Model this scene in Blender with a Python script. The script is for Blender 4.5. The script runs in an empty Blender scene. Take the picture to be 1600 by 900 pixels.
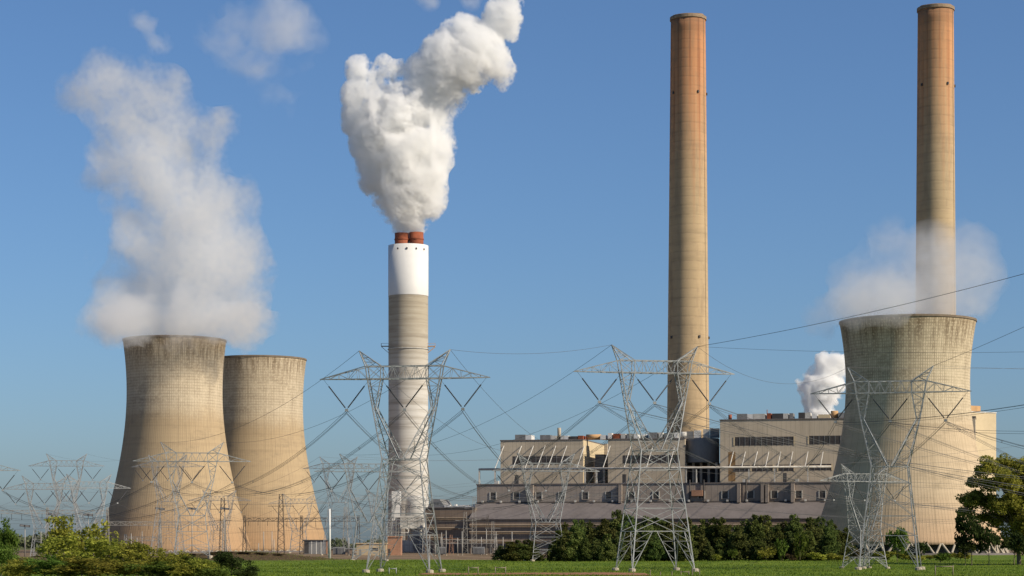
import bpy, bmesh, math, random
import numpy as np
from mathutils import Vector, Matrix

# ---------------------------------------------------------------- camera, sky, sun, exposure
SC = bpy.context.scene
COL = SC.collection
R = math.radians
F = 3280.0          # focal length in photo pixels (photo 1600 wide)
CAMH = 5.4
HORIZ = 848.0
cam = bpy.data.objects.new('camera', bpy.data.cameras.new('camera'))
COL.objects.link(cam); SC.camera = cam
cam.location = (0, 0, CAMH); cam.rotation_euler = (R(90), 0, 0)
cam.data.sensor_width = 36.0; cam.data.lens = 36.0 * F / 1600.0
cam.data.shift_y = (HORIZ - 450.0) / 1600.0
cam.data.clip_start = 1.0; cam.data.clip_end = 30000.0

SUN_AZ, SUN_EL = 62.0, 33.0      # azimuth measured from behind the camera towards the right
SUNV = Vector((math.sin(R(SUN_AZ)) * math.cos(R(SUN_EL)), -math.cos(R(SUN_AZ)) * math.cos(R(SUN_EL)), math.sin(R(SUN_EL))))
world = bpy.data.worlds.new('World'); SC.world = world; world.use_nodes = True
wn = world.node_tree.nodes; wl = world.node_tree.links
sky = wn.new('ShaderNodeTexSky'); sky.sky_type = 'NISHITA'; sky.sun_disc = False
sky.sun_elevation = R(SUN_EL); sky.sun_rotation = math.atan2(SUNV.x, SUNV.y)
sky.air_density = 1.0; sky.dust_density = 1.8; sky.ozone_density = 8.0; sky.altitude = 500
wn['Background'].inputs['Strength'].default_value = 0.095
wl.new(sky.outputs[0], wn['Background'].inputs['Color'])
sl = bpy.data.lights.new('sun', 'SUN'); sl.energy = 5.0; sl.angle = R(0.5); sl.color = (1.0, 0.88, 0.70)
sun = bpy.data.objects.new('sun', sl); COL.objects.link(sun); sun.location = (300, -100, 400)
sun.rotation_euler = SUNV.to_track_quat('Z', 'Y').to_euler()
SC.view_settings.view_transform = 'Standard'; SC.view_settings.look = 'None'
SC.view_settings.gamma = 1.0; SC.view_settings.use_curve_mapping = False
SC.view_settings.exposure = 0.22
cy = SC.cycles
cy.max_bounces = 16; cy.diffuse_bounces = 3; cy.glossy_bounces = 2; cy.transmission_bounces = 3
cy.volume_bounces = 14; cy.transparent_max_bounces = 16
cy.volume_step_rate = 0.22; cy.volume_max_steps = 200
cy.use_denoising = True
cy.caustics_reflective = False; cy.caustics_refractive = False

# ---------------------------------------------------------------- helpers
def P(px, py, d):
    return Vector(((px - 800.0) * d / F, d, CAMH + (HORIZ - py) * d / F))
def X(px, d): return (px - 800.0) * d / F
def Z(py, d): return CAMH + (HORIZ - py) * d / F

def gauss(x, s): return math.exp(-(x / s) ** 2)
def ground_z(x, y):
    z = 0.0
    z += 3.0 * gauss(x + 74, 21) * gauss(y - 585, 20)          # dark berm, left of the lawn
    z += 1.5 * gauss(x + 122, 28) * gauss(y - 560, 30)
    z += .5 * gauss(x - 95, 45) * gauss(y - 560, 50)
    z += 0.35 * gauss(x - 10, 60) * gauss(y - 520, 60)
    if 250 < y < 700:
        z += 0.12 * math.sin(x * 0.13 + y * 0.05) * math.sin(y * 0.09 - x * 0.03)
    return z

class MB:
    """collects faces of one mesh"""
    def __init__(s): s.v = []; s.f = []; s.sm = []
    def add(s, vs, fs, smooth=False):
        b = len(s.v); s.v += [tuple(p) for p in vs]
        s.f += [tuple(i + b for i in f) for f in fs]; s.sm += [smooth] * len(fs)
    def box(s, x0, x1, y0, y1, z0, z1):
        s.add([(x0,y0,z0),(x1,y0,z0),(x1,y1,z0),(x0,y1,z0),(x0,y0,z1),(x1,y0,z1),(x1,y1,z1),(x0,y1,z1)],
              [(0,3,2,1),(4,5,6,7),(0,1,5,4),(1,2,6,5),(2,3,7,6),(3,0,4,7)])
    def bar(s, a, b, r, r2=None, n=4, cap=False, smooth=False):
        a = Vector(a); b = Vector(b); d = b - a
        if d.length < 1e-6: return
        d.normalize()
        up = Vector((0,0,1)) if abs(d.z) < 0.9 else Vector((0,1,0))
        u = d.cross(up).normalized(); w = u.cross(d)
        r2 = r if r2 is None else r2
        vs = []
        for p, rr in ((a, r), (b, r2)):
            for k in range(n):
                t = 2 * math.pi * (k + .5) / n
                vs.append(p + u * (rr * math.cos(t)) + w * (rr * math.sin(t)))
        fs = [(k, (k+1) % n, n + (k+1) % n, n + k) for k in range(n)]
        if cap: fs += [tuple(range(n-1, -1, -1)), tuple(range(n, 2*n))]
        s.add(vs, fs, smooth)
    def lathe(s, prof, n=48, smooth=True, cx=0, cy=0, close=False):
        vs = []
        for r, z in prof:
            for k in range(n):
                t = 2 * math.pi * k / n
                vs.append((cx + r * math.cos(t), cy + r * math.sin(t), z))
        fs = []
        m = len(prof)
        for i in range(m if close else m - 1):
            j = (i + 1) % m
            for k in range(n):
                fs.append((i*n + k, i*n + (k+1) % n, j*n + (k+1) % n, j*n + k))
        s.add(vs, fs, smooth)
    def disc(s, r, z, n=48, cx=0, cy=0):
        s.add([(cx + r*math.cos(2*math.pi*k/n), cy + r*math.sin(2*math.pi*k/n), z) for k in range(n)], [tuple(range(n))])
    def mesh(s, name, m):
        me = bpy.data.meshes.new(name); me.from_pydata(s.v, [], s.f)
        me.polygons.foreach_set('use_smooth', s.sm)
        if m: me.materials.append(m)
        me.update(); return me
    def build(s, name, m, parent=None, loc=None, rot=0.0):
        o = bpy.data.objects.new(name, s.mesh(name, m)); COL.objects.link(o)
        if parent: o.parent = parent
        if loc is not None: o.location = loc
        if rot: o.rotation_euler = (0, 0, rot)
        return o

def tag(o, label=None, cat=None, group=None, kind=None):
    if label: o['label'] = label
    if cat: o['category'] = cat
    if group: o['group'] = group
    if kind: o['kind'] = kind
    return o
def thing(name, label, cat, loc=(0,0,0), rot=0.0, group=None, scale=1.0):
    o = bpy.data.objects.new(name, None); COL.objects.link(o)
    o.location = loc; o.rotation_euler = (0,0,rot); o.scale = (scale,)*3
    o.empty_display_size = 1.0
    return tag(o, label, cat, group)
def copy_tree(o, parent=None):
    c = o.copy(); COL.objects.link(c)
    if parent: c.parent = parent
    for ch in list(o.children): copy_tree(ch, c)
    return c

# ---------------------------------------------------------------- materials
class NT:
    def __init__(s, name):
        s.m = bpy.data.materials.new(name); s.m.use_nodes = True
        s.t = s.m.node_tree; s.t.nodes.clear()
        s.out = s.t.nodes.new('ShaderNodeOutputMaterial')
    def n(s, typ, **kw):
        nd = s.t.nodes.new('ShaderNode' + typ)
        for k, v in kw.items(): setattr(nd, k, v)
        return nd
    def put(s, sock, v):
        if isinstance(v, bpy.types.NodeSocket): s.t.links.new(v, sock)
        elif isinstance(v, (tuple, list)) and sock.type == 'RGBA': sock.default_value = tuple(v) + ((1.0,) if len(v) == 3 else ())
        else: sock.default_value = v
    def math(s, op, a, b=None, c=None, clamp=False):
        nd = s.n('Math', operation=op, use_clamp=clamp)
        for i, v in enumerate((a, b, c)):
            if v is not None: s.put(nd.inputs[i], v)
        return nd.outputs[0]
    def mix(s, f, a, b, blend='MIX'):
        nd = s.n('Mix', data_type='RGBA', blend_type=blend)
        s.put(nd.inputs[0], f); s.put(nd.inputs[6], a); s.put(nd.inputs[7], b)
        return nd.outputs[2]
    def noise(s, vec, scale, detail=4, rough=.55, col=False):
        nd = s.n('TexNoise'); s.put(nd.inputs['Vector'], vec)
        nd.inputs['Scale'].default_value = scale; nd.inputs['Detail'].default_value = detail
        nd.inputs['Roughness'].default_value = rough
        return nd.outputs[1 if col else 0]
    def ramp(s, f, a, b, lo=0.0, hi=1.0):
        nd = s.n('MapRange'); nd.interpolation_type = 'SMOOTHSTEP'
        s.put(nd.inputs[0], f); s.put(nd.inputs[1], a); s.put(nd.inputs[2], b); s.put(nd.inputs[3], lo); s.put(nd.inputs[4], hi)
        return nd.outputs[0]
    def obj(s): return s.n('TexCoord').outputs['Object']
    def geo(s): return s.n('NewGeometry').outputs['Position']
    def scale(s, vec, sx, sy, sz):
        nd = s.n('Mapping'); s.put(nd.inputs[0], vec); nd.inputs['Scale'].default_value = (sx, sy, sz)
        return nd.outputs[0]
    def sep(s, vec):
        nd = s.n('SeparateXYZ'); s.put(nd.inputs[0], vec); return nd.outputs
    def bsdf(s, col, rough=.85, metal=0.0, bump=None, bstr=.3, bdist=.1, spec=.3):
        b = s.n('BsdfPrincipled'); s.put(b.inputs['Base Color'], col); s.put(b.inputs['Roughness'], rough)
        b.inputs['Metallic'].default_value = metal
        b.inputs['Specular IOR Level'].default_value = spec
        if bump is not None:
            bn = s.n('Bump'); bn.inputs['Strength'].default_value = bstr; bn.inputs['Distance'].default_value = bdist
            s.put(bn.inputs['Height'], bump); s.put(b.inputs['Normal'], bn.outputs[0])
        s.t.links.new(b.outputs[0], s.out.inputs[0]); return b

MATS = {}
def plain(name, col, rough=.8, var=.25, scale=.6, metal=0.0, streak=False):
    """weathered paint / metal / concrete: patchy and slightly streaked"""
    if name in MATS: return MATS[name]
    col = tuple(c * .8 for c in col)
    t = NT(name); o = t.obj()
    a = t.noise(t.scale(o, 1, 1, .25 if streak else 1), scale, 5, .6)
    b = t.noise(o, scale * 6, 3)
    f = t.math('ADD', t.math('MULTIPLY', a, .7), t.math('MULTIPLY', b, .3))
    dark = tuple(c * (1 - var) for c in col); lite = tuple(min(c * (1 + var * .6), .95) for c in col)
    t.bsdf(t.mix(t.ramp(f, .3, .7), dark, lite), rough, metal)
    MATS[name] = t.m; return t.m

def tower_material(name, cream, tan, low, nrib, lift, H, grid=.45, split=.62):
    """hyperbolic shell: lift joints and ribs, pale upper part, tan middle, rusty foot"""
    cream, tan, low = (tuple(c * .86 for c in q) for q in (cream, tan, low))
    t = NT(name); o = t.obj(); x, y, z = t.sep(o)
    ang = t.math('ARCTAN2', y, x)
    fr = t.math('FRACT', t.math('MULTIPLY', ang, nrib / (2 * math.pi)))
    rib = t.math('SUBTRACT', 1.0, t.ramp(t.math('ABSOLUTE', t.math('SUBTRACT', fr, .5)), .0, .24))
    fz = t.math('FRACT', t.math('MULTIPLY', z, 1.0 / lift))
    hor = t.math('SUBTRACT', 1.0, t.ramp(t.math('ABSOLUTE', t.math('SUBTRACT', fz, .5)), .0, .22))
    hor = t.math('MULTIPLY', hor, t.math('ADD', .25, t.math('MULTIPLY', t.ramp(t.math('DIVIDE', z, H), split - .15, split + .08), .6)))
    line = t.math('MAXIMUM', rib, hor)
    # coordinates unrolled round the shell
    cv = t.n('CombineXYZ'); t.put(cv.inputs[0], t.math('MULTIPLY', ang, 12.0)); t.put(cv.inputs[1], 0.0); t.put(cv.inputs[2], z)
    uv = cv.outputs[0]
    big = t.noise(t.scale(uv, .12, 1, .05), 1.0, 4, .6)
    band = t.noise(t.scale(uv, .02, 1, .32), 1.0, 4, .65)
    run = t.noise(t.scale(uv, 2.2, 1, .02), 1.0, 3, .6)
    zz = t.math('ADD', t.math('DIVIDE', z, H), t.math('MULTIPLY', t.math('SUBTRACT', big, .5), .10))
    c = t.mix(t.ramp(zz, split - .07, split + .07), tan, cream)
    c = t.mix(t.ramp(zz, .04, .30, 1, 0), c, low)
    c = t.mix(t.ramp(band, .42, .72, 0, .35), c, t.mix(.5, c, (.16, .12, .075)))
    c = t.mix(t.ramp(run, .48, .75, 0, .42), c, (.19, .145, .095))
    drip = t.noise(t.scale(uv, .9, 1, .035), 1.0, 4, .65)
    c = t.mix(t.math('MULTIPLY', t.ramp(zz, .80, .97), t.ramp(drip, .40, .62, 0, .85)), c, (.17, .125, .08))
    c = t.mix(t.ramp(zz, .93, .99, 0, .4), c, (.24, .17, .10))
    patch = t.noise(t.scale(uv, .10, 1, .12), 1.0, 6, .72)
    c = t.mix(t.ramp(patch, .50, .68, 0, .5), c, (.20, .16, .11))
    pour = t.noise(t.scale(uv, .004, 1, .55), 1.0, 3, .7)
    c = t.mix(t.ramp(pour, .5, .75, 0, .28), c, (.24, .18, .115))
    upper = t.math('ADD', t.math('MULTIPLY', t.ramp(zz, split - .12, split + .1), .65), .35)
    g = t.math('MULTIPLY', t.math('MULTIPLY', line, grid), upper)
    blot = t.math('MULTIPLY', t.ramp(t.noise(t.scale(uv, .35, 1, .12), 1.0, 5, .75), .25, .72, .15, 1.25), g)
    cell = t.noise(t.scale(uv, nrib / 75.0, 1, 1 / lift), 1.0, 1, .5)
    c = t.mix(t.math('MULTIPLY', t.ramp(cell, .5, .68), t.math('MULTIPLY', t.ramp(zz, split - .1, split + .1), .5)), c, tuple(min(.8, v * 1.25) for v in cream))
    c = t.mix(blot, c, (.13, .10, .065))
    t.bsdf(c, .95, bump=line, bstr=.25, bdist=.2, spec=.1)
    return t.m

def stack_material(name, lo, top, H, top_from, streaks, lift=5.2):
    lo, top = (tuple(c * .88 for c in q) for q in (lo, top))
    t = NT(name); o = t.obj(); x, y, z = t.sep(o)
    ang = t.math('ARCTAN2', y, x)
    cv = t.n('CombineXYZ'); t.put(cv.inputs[0], t.math('MULTIPLY', ang, 10.0)); t.put(cv.inputs[2], z); uv = cv.outputs[0]
    band = t.noise(t.scale(uv, .03, 1, .22), 1.0, 5, .7)
    fine = t.noise(t.scale(uv, .25, 1, .8), 1.0, 3, .6)
    run = t.noise(t.scale(uv, .55, 1, .006), 1.0, 3, .6)
    fz = t.math('FRACT', t.math('MULTIPLY', z, 1.0 / lift))
    joint = t.math('SUBTRACT', 1.0, t.ramp(t.math('ABSOLUTE', t.math('SUBTRACT', fz, .5)), .0, .16))
    zz = t.math('ADD', t.math('DIVIDE', z, H), t.math('MULTIPLY', t.math('SUBTRACT', run, .5), .35))
    c = t.mix(t.ramp(zz, top_from - .12, top_from + .22), lo, top)
    c = t.mix(t.ramp(band, .45, .75, 0, .42), c, t.mix(.6, c, (.14, .11, .075)))
    c = t.mix(t.ramp(fine, .5, .8, 0, .18), c, (.18, .15, .11))
    up = t.ramp(t.math('DIVIDE', z, H), .60, 1.0)
    c = t.mix(t.math('MULTIPLY', t.math('MULTIPLY', t.ramp(run, .52, .68), up), streaks), c, (.16, .055, .03))
    c = t.mix(t.ramp(z, H - 16, H - 1, 0, .5), c, (.12, .07, .045))
    pat = t.noise(t.scale(uv, .16, 1, .03), 1.0, 5, .7)
    c = t.mix(t.ramp(pat, .46, .70, 0, .5), c, (.22, .165, .11))
    c = t.mix(t.math('MULTIPLY', t.math('MULTIPLY', joint, t.ramp(fine, .35, .65)), .18), c, (.12, .095, .065))
    t.bsdf(c, .93, bump=t.math('MULTIPLY', joint, -1.0), bstr=.4, bdist=.1, spec=.1)
    return t.m

def leaf_material(name, dark, lite, trans=.35):
    t = NT(name)
    inf = t.n('ObjectInfo').outputs['Random']
    g = t.obj()
    n1 = t.noise(g, .35, 3); n2 = t.noise(g, 2.5, 2)
    f = t.math('ADD', t.math('MULTIPLY', n1, .6), t.math('MULTIPLY', n2, .5))
    c = t.mix(t.ramp(f, .38, .72), dark, lite)
    hs = t.n('HueSaturation'); t.put(hs.inputs['Hue'], t.math('ADD', .5, t.math('MULTIPLY', t.math('SUBTRACT', inf, .5), .05)))
    t.put(hs.inputs['Value'], t.math('ADD', .70, t.math('MULTIPLY', inf, .65))); t.put(hs.inputs['Color'], c)
    d = t.n('BsdfDiffuse'); t.put(d.inputs[0], hs.outputs[0])
    tr = t.n('BsdfTranslucent'); t.put(tr.inputs[0], hs.outputs[0])
    mx = t.n('MixShader'); mx.inputs[0].default_value = trans
    t.t.links.new(d.outputs[0], mx.inputs[1]); t.t.links.new(tr.outputs[0], mx.inputs[2]); t.t.links.new(mx.outputs[0], t.out.inputs[0])
    return t.m

def wall_material(name, col, rib=1.2, var=.3, bands=None):
    """profiled metal cladding: vertical sheets, water runs, patches"""
    col = tuple(c * .85 for c in col)
    t = NT(name); o = t.obj(); x, y, z = t.sep(o)
    h = t.math('ADD', x, y)
    fr = t.math('FRACT', t.math('MULTIPLY', h, 1.0 / rib))
    seam = t.math('SUBTRACT', 1.0, t.ramp(t.math('ABSOLUTE', t.math('SUBTRACT', fr, .5)), .0, .1))
    big = t.noise(t.scale(o, .05, .05, .02), 1.0, 5, .65)
    run = t.noise(t.scale(o, 1.1, 1.1, .06), 1.0, 4, .6)
    lay = t.noise(t.scale(o, .01, .01, .35), 1.0, 4, .65)
    c = t.mix(t.ramp(big, .3, .7), tuple(v * (1 - var) for v in col), tuple(min(.9, v * (1 + var * .5)) for v in col))
    c = t.mix(t.ramp(run, .5, .8, 0, .35), c, tuple(v * .55 for v in col))
    c = t.mix(t.ramp(lay, .48, .7, 0, .35), c, tuple(v * .6 for v in col))
    c = t.mix(t.math('MULTIPLY', seam, .25), c, tuple(v * .4 for v in col))
    t.bsdf(c, .85, bump=seam, bstr=.3, bdist=.08, spec=.15)
    return t.m

M = {}
M['steel'] = plain('galvanised_steel', (.35, .36, .36), .6, .35, .8, metal=.1)
M['steel_far'] = plain('weathered_galvanised_steel', (.40, .38, .34), .6, .25, .5, metal=.15)
M['dark_steel'] = plain('dark_weathered_steel', (.10, .085, .07), .7, .3, .5)
M['wire'] = plain('aluminium_wire', (.10, .10, .105), .7, .1, .5)
M['insul'] = plain('dark_insulator', (.06, .06, .065), .4, .2, 1.5)
M['conc'] = plain('pale_concrete', (.45, .39, .30), .9, .25, .5)
M['rimdark'] = plain('dark_tower_lip', (.22, .17, .12), .9, .3, .5)
M['white'] = plain('white_paint', (.78, .77, .74), .6, .06, .05, streak=True)
M['offwhite'] = plain('dirty_white_metal', (.62, .60, .55), .6, .3, .25, streak=True)
M['pipe_grey'] = plain('pale_grey_pipe', (.50, .48, .44), .7, .3, .3)
M['grey'] = plain('grey_painted_metal', (.24, .24, .24), .7, .25, .3, streak=True)
M['dgrey'] = plain('dark_grey_metal', (.075, .07, .07), .7, .3, .3, streak=True)
M['glass'] = plain('dark_louvre_glass', (.075, .065, .06), .4, .4, .8)
M['rust'] = plain('rust_red_flue', (.30, .085, .04), .8, .35, .4)
M['tanwall'] = plain('tan_wall', (.52, .40, .25), .9, .2, .2, streak=True)
M['redwall'] = plain('reddish_block_wall', (.40, .22, .14), .9, .2, .3)
M['bright'] = plain('cream_and_sunlit_cladding', (.66, .54, .35), .85, .12, .08, streak=True)  # cream walls and trim, also the brighter tone laid on a sun-facing side
M['clad'] = wall_material('grey_tan_cladding', (.56, .475, .36), 2.4, .16)
M['hall'] = wall_material('grey_brown_cladding', (.35, .295, .25), 3.0, .2)
M['annex'] = wall_material('brown_grey_cladding', (.27, .205, .155), 3.2, .3)
M['roofing'] = plain('grey_roofing', (.185, .162, .155), .9, .2, .1)
M['silo'] = plain('grey_silo_steel', (.22, .205, .185), .7, .2, .15, streak=True)
M['orange'] = plain('orange_tan_metal', (.60, .36, .17), .8, .2, .3)
M['bark'] = plain('grey_brown_bark', (.20, .16, .11), .95, .35, 1.5)
M['wood'] = plain('weathered_timber', (.28, .23, .17), .9, .3, 2)
M['pine'] = leaf_material('dark_pine_needles', (.04, .06, .018), (.14, .17, .045), .38)
M['pine_olive'] = leaf_material('olive_pine_needles', (.045, .06, .018), (.14, .15, .045), .3)
M['pine_light'] = leaf_material('light_pine_needles', (.06, .08, .02), (.18, .20, .055), .35)
M['oak'] = leaf_material('spring_oak_leaves', (.15, .175, .028), (.46, .45, .085), .5)
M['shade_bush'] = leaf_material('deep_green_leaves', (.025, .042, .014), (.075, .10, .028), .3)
M['spring'] = leaf_material('yellow_green_leaves', (.15, .16, .026), (.36, .34, .06), .45)
M['green'] = leaf_material('fresh_green_leaves', (.06, .105, .018), (.16, .23, .045), .4)
M['straw'] = leaf_material('dry_brush', (.07, .052, .028), (.15, .115, .055), .3)
M['haze_tree'] = leaf_material('distant_leaves', (.07, .09, .05), (.13, .145, .075), .2)

# ---------------------------------------------------------------- ground
def ground():
    def axis(segs):
        out = []
        for a, b, st in segs:
            k = max(1, int(round((b - a) / st)))
            out += [a + (b - a) * i / k for i in range(k)]
        return out + [segs[-1][1]]
    xs = axis([(-9000,-1500,1500),(-1500,-300,150),(-300,300,5),(300,1500,150),(1500,9000,1500)])
    ys = axis([(-300,200,100),(200,760,4),(760,1500,60),(1500,14000,1250)])
    mb = MB(); nx = len(xs)
    mb.v = [(x, y, ground_z(x, y)) for y in ys for x in xs]
    mb.f = [(j*nx+i, j*nx+i+1, (j+1)*nx+i+1, (j+1)*nx+i) for j in range(len(ys)-1) for i in range(nx-1)]
    mb.sm = [True] * len(mb.f)
    t = NT('grass_and_gravel'); p = t.geo(); x, y, z = t.sep(p)
    n1 = t.noise(t.scale(p, .06, .025, 1), 1.0, 4, .6); n2 = t.noise(p, .9, 4, .7); n3 = t.noise(t.scale(p, .35, .07, 1), 1.0, 4, .7)
    g = t.mix(t.ramp(n1, .32, .68), (.07, .125, .016), (.17, .225, .03))
    g = t.mix(t.ramp(n3, .45, .75, 0, .7), g, (.15, .18, .03))
    g = t.mix(t.ramp(n2, .35, .7, 0, .6), g, (.04, .078, .012))
    bare = t.noise(t.scale(p, .09, .035, 1), 1.0, 6, .72)
    g = t.mix(t.ramp(bare, .58, .70, 0, .7), g, (.19, .145, .06))
    dry = t.mix(t.ramp(n2, .3, .7), (.055, .038, .022), (.12, .085, .045))
    # dry brush on the berm at the left
    f = t.math('MULTIPLY', t.ramp(z, .45, .9), t.ramp(x, -30, -55))
    g = t.mix(f, g, dry)
    grav = t.mix(t.ramp(t.noise(t.scale(p, .05, .02, 1), 1.0, 5, .65), .3, .7), (.13, .095, .06), (.24, .175, .115))
    e = t.ramp(t.math('SUBTRACT', t.math('ADD', y, t.math('MULTIPLY', t.math('SUBTRACT', n1, .5), 30)), t.ramp(x, 5, 25, 0, 260)), 655, 672)
    c = t.mix(e, g, grav)
    far = t.mix(t.ramp(t.noise(p, .004, 4), .4, .6), (.08, .10, .04), (.16, .14, .08))
    c = t.mix(t.ramp(y, 1500, 1700), c, far)
    bump = t.math('ADD', n2, t.math('MULTIPLY', n3, .6))
    t.bsdf(c, .95, bump=bump, bstr=.7, bdist=.4, spec=.05)
    o = mb.build('ground', t.m); tag(o, kind='structure')
ground()

def strip(name, pts, w, m, dz=.02):
    mb = MB(); n = len(pts)
    for i, (x, y) in enumerate(pts):
        ww = w * (.7 + .5 * abs(math.sin(i * 1.7)))
        for s in (-1, 1):
            yy = y + s * ww
            mb.v.append((x, yy, ground_z(x, yy) + dz))
    mb.f = [(2*i, 2*i+2, 2*i+3, 2*i+1) for i in range(n-1)]; mb.sm = [True] * len(mb.f)
    return mb.build(name, m)
M['clay'] = plain('red_clay', (.34, .15, .075), .95, .35, .4)
o = strip('dirt_track', [(-16 + .8 * i, 361 + 1.5 * math.sin(i * .35) + 3 * math.sin(i * .11)) for i in range(50)], 9.5, M['clay'], .06); tag(o, kind='structure')

# ---------------------------------------------------------------- cooling towers
def cooling_tower(name, label, px, d, base_r, prof_px, H, mat, col_h, ncol):
    """prof_px: throat radius a, throat height z0, opening factor k (metres)"""
    a, z0, k = prof_px
    root = thing(name, label, 'cooling tower', (X(px, d), d, 0), group='hyperbolic cooling towers')
    rad = lambda z: math.sqrt(a * a + (k * (z - z0)) ** 2)
    zs = [col_h + (H - col_h) * i / 60 for i in range(61)]
    outer = [(rad(z), z) for z in zs]
    inner = [(rad(z) - .9, z) for z in reversed(zs)]
    mb = MB(); mb.lathe(outer + inner, 144, close=True); sh = mb.build('shell', mat, root)
    mb = MB(); rt = rad(H)
    mb.lathe([(rt + .02, H - .7), (rt + .22, H - .7), (rt + .22, H + .25), (rt - 1.2, H + .25), (rt - 1.2, H - .3)], 144, smooth=False)
    mb.build('rim', M['rimdark'], root)
    rb = rad(col_h) - .5; rf = rad(0) + .2
    for i in range(ncol):
        for s in (-1, 1):
            if True:
                t0 = 2*math.pi*(i + .5)/ncol; t1 = t0 + s * math.pi/ncol * .92
                if math.sin(t0) > .25: continue           # far side is never in view
                c = MB(); c.bar((rf*math.cos(t0), rf*math.sin(t0), -.2), (rb*math.cos(t1), rb*math.sin(t1), col_h + .4), .55, .5, 8, smooth=True)
                c.build('support_column', M['conc'], root)
    mb = MB(); mb.lathe([(rf + 2.5, -.3), (rf + 2.5, .9), (rf + 1.6, .9), (rf + 1.6, -.3)], 96, smooth=False)
    mb.build('basin_wall', M['roofing'], root)
    mb = MB(); mb.lathe([(rb - 4, 0), (rb - 4, col_h + 2)], 96); mb.build('fill_pack', M['dgrey'], root)
    return root
def tw(px_a, py_z0, k, d): return (px_a * d / F, Z(py_z0, d), k)
D1, D2, D3 = 1119.0, 1204.0, 950.0
m1 = tower_material('stained_tan_tower_concrete', (.58, .49, .355), (.46, .35, .215), (.43, .28, .16), 168, 1.5, Z(524, D1 - 27.6), .60, .66)
m3 = tower_material('pale_tower_concrete', (.62, .52, .37), (.58, .455, .31), (.55, .38, .24), 168, 1.3, Z(491, D3 - 31.0), .60, .58)
cooling_tower('cooling_tower', 'tan cooling tower at the far left with thick steam rising from its mouth', 273, D1, 0, tw(74, 612, .378, D1), Z(524, D1 - 27.6), m1, .8, 60)
cooling_tower('cooling_tower', 'tan cooling tower without steam, half hidden behind the steaming left one', 406, D2, 0, tw(67, 634, .378, D2), Z(555, D2 - 27.0), m1, .8, 60)
cooling_tower('cooling_tower', 'wide pale cooling tower on the right with thin steam, before the plant buildings', 1418, D3, 0, tw(95.5, 600, .455, D3), Z(491, D3 - 31.0), m3, 4.6, 40)

# ---------------------------------------------------------------- tall chimneys
def chimney(label, pxt, pxb, d, top_py, wt, wb, bot_py, mat, seed):
    H = Z(top_py, d - wt * d / F / 2); z2 = Z(bot_py, d)
    r1 = wt * d / F / 2; r2 = wb * d / F / 2
    rb = r1 + (r2 - r1) * H / (H - z2)
    root = thing('chimney', label, 'chimney', (X((pxt + pxb) / 2, d), d, 0), group='tall bare concrete chimneys')
    mb = MB()
    prof = []
    for i in range(41):
        f = i / 40; r = rb + (r1 - rb) * (f ** .8 if f < .3 else f) if False else rb + (r1 - rb) * f
        prof.append((r, H * f))
    mb.lathe(prof + [(r1 - .8, H), (r1 - .8, H - 12)], 64); mb.build('shaft', mat, root)
    mb = MB(); mb.lathe([(r1 + .05, H - 2.2), (r1 + .55, H - 2.0), (r1 + .55, H - .3), (r1 + .05, H - .1)], 64, smooth=False)
    mb.build('rim', M['rimconc'], root)
    for s in (-1, 1):
        mb = MB(); cx = s * r1 * .46
        h = 1.3 if s > 0 else .8
        mb.lathe([(r1 * .44, H - 8), (r1 * .44, H + h), (r1 * .38, H + h), (r1 * .38, H - 8)], 32, cx=cx, smooth=False)
        mb.build('flue_liner', M['rimconc'], root)
    rng = random.Random(seed)
    for zf in (.855, .40):
        z = H * zf; r = rb + (r1 - rb) * zf
        for ang in (-148, -62, -10):
            x, y = r * math.cos(R(ang)), r * math.sin(R(ang))
            mb = MB(); mb.box(-.45, .45, -.45, .45, -.7, .7)
            mb.build('warning_light', M['dgrey'], root, (x * 1.02, y * 1.02, z), R(ang))
    mb = MB(); a = R(-35)
    for i in range(24):
        z0 = H * i / 24; z1 = H * (i + 1) / 24
        ra = rb + (r1 - rb) * i / 24 + .25; rc = rb + (r1 - rb) * (i + 1) / 24 + .25
        mb.bar((ra*math.cos(a), ra*math.sin(a), z0), (rc*math.cos(a), rc*math.sin(a), z1), .12)
    mb.build('ladder', M['conc'], root)
    return root
M['rimconc'] = plain('sooty_rim_concrete', (.33, .24, .16), .9, .35, .5)
DC1, DC2 = 1190.0, 1170.0
HC1, HC2 = Z(20, DC1 - 10), Z(5, DC2 - 10)
mc1 = stack_material('stained_chimney_concrete', (.485, .36, .215), (.53, .255, .125), HC1, .72, .65)
mc2 = stack_material('orange_stained_chimney_concrete', (.485, .37, .225), (.56, .285, .14), HC2, .76, .40)
chimney('tall tan chimney with rust streaks at its top, behind the rounded silo', 1074.5, 1076, DC1, 20, 54, 66, 675, mc1, 1)
chimney('tall tan chimney at far right rising behind the steam of the wide cooling tower', 1461, 1463, DC2, 5, 55, 61.5, 440, mc2, 2)

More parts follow.
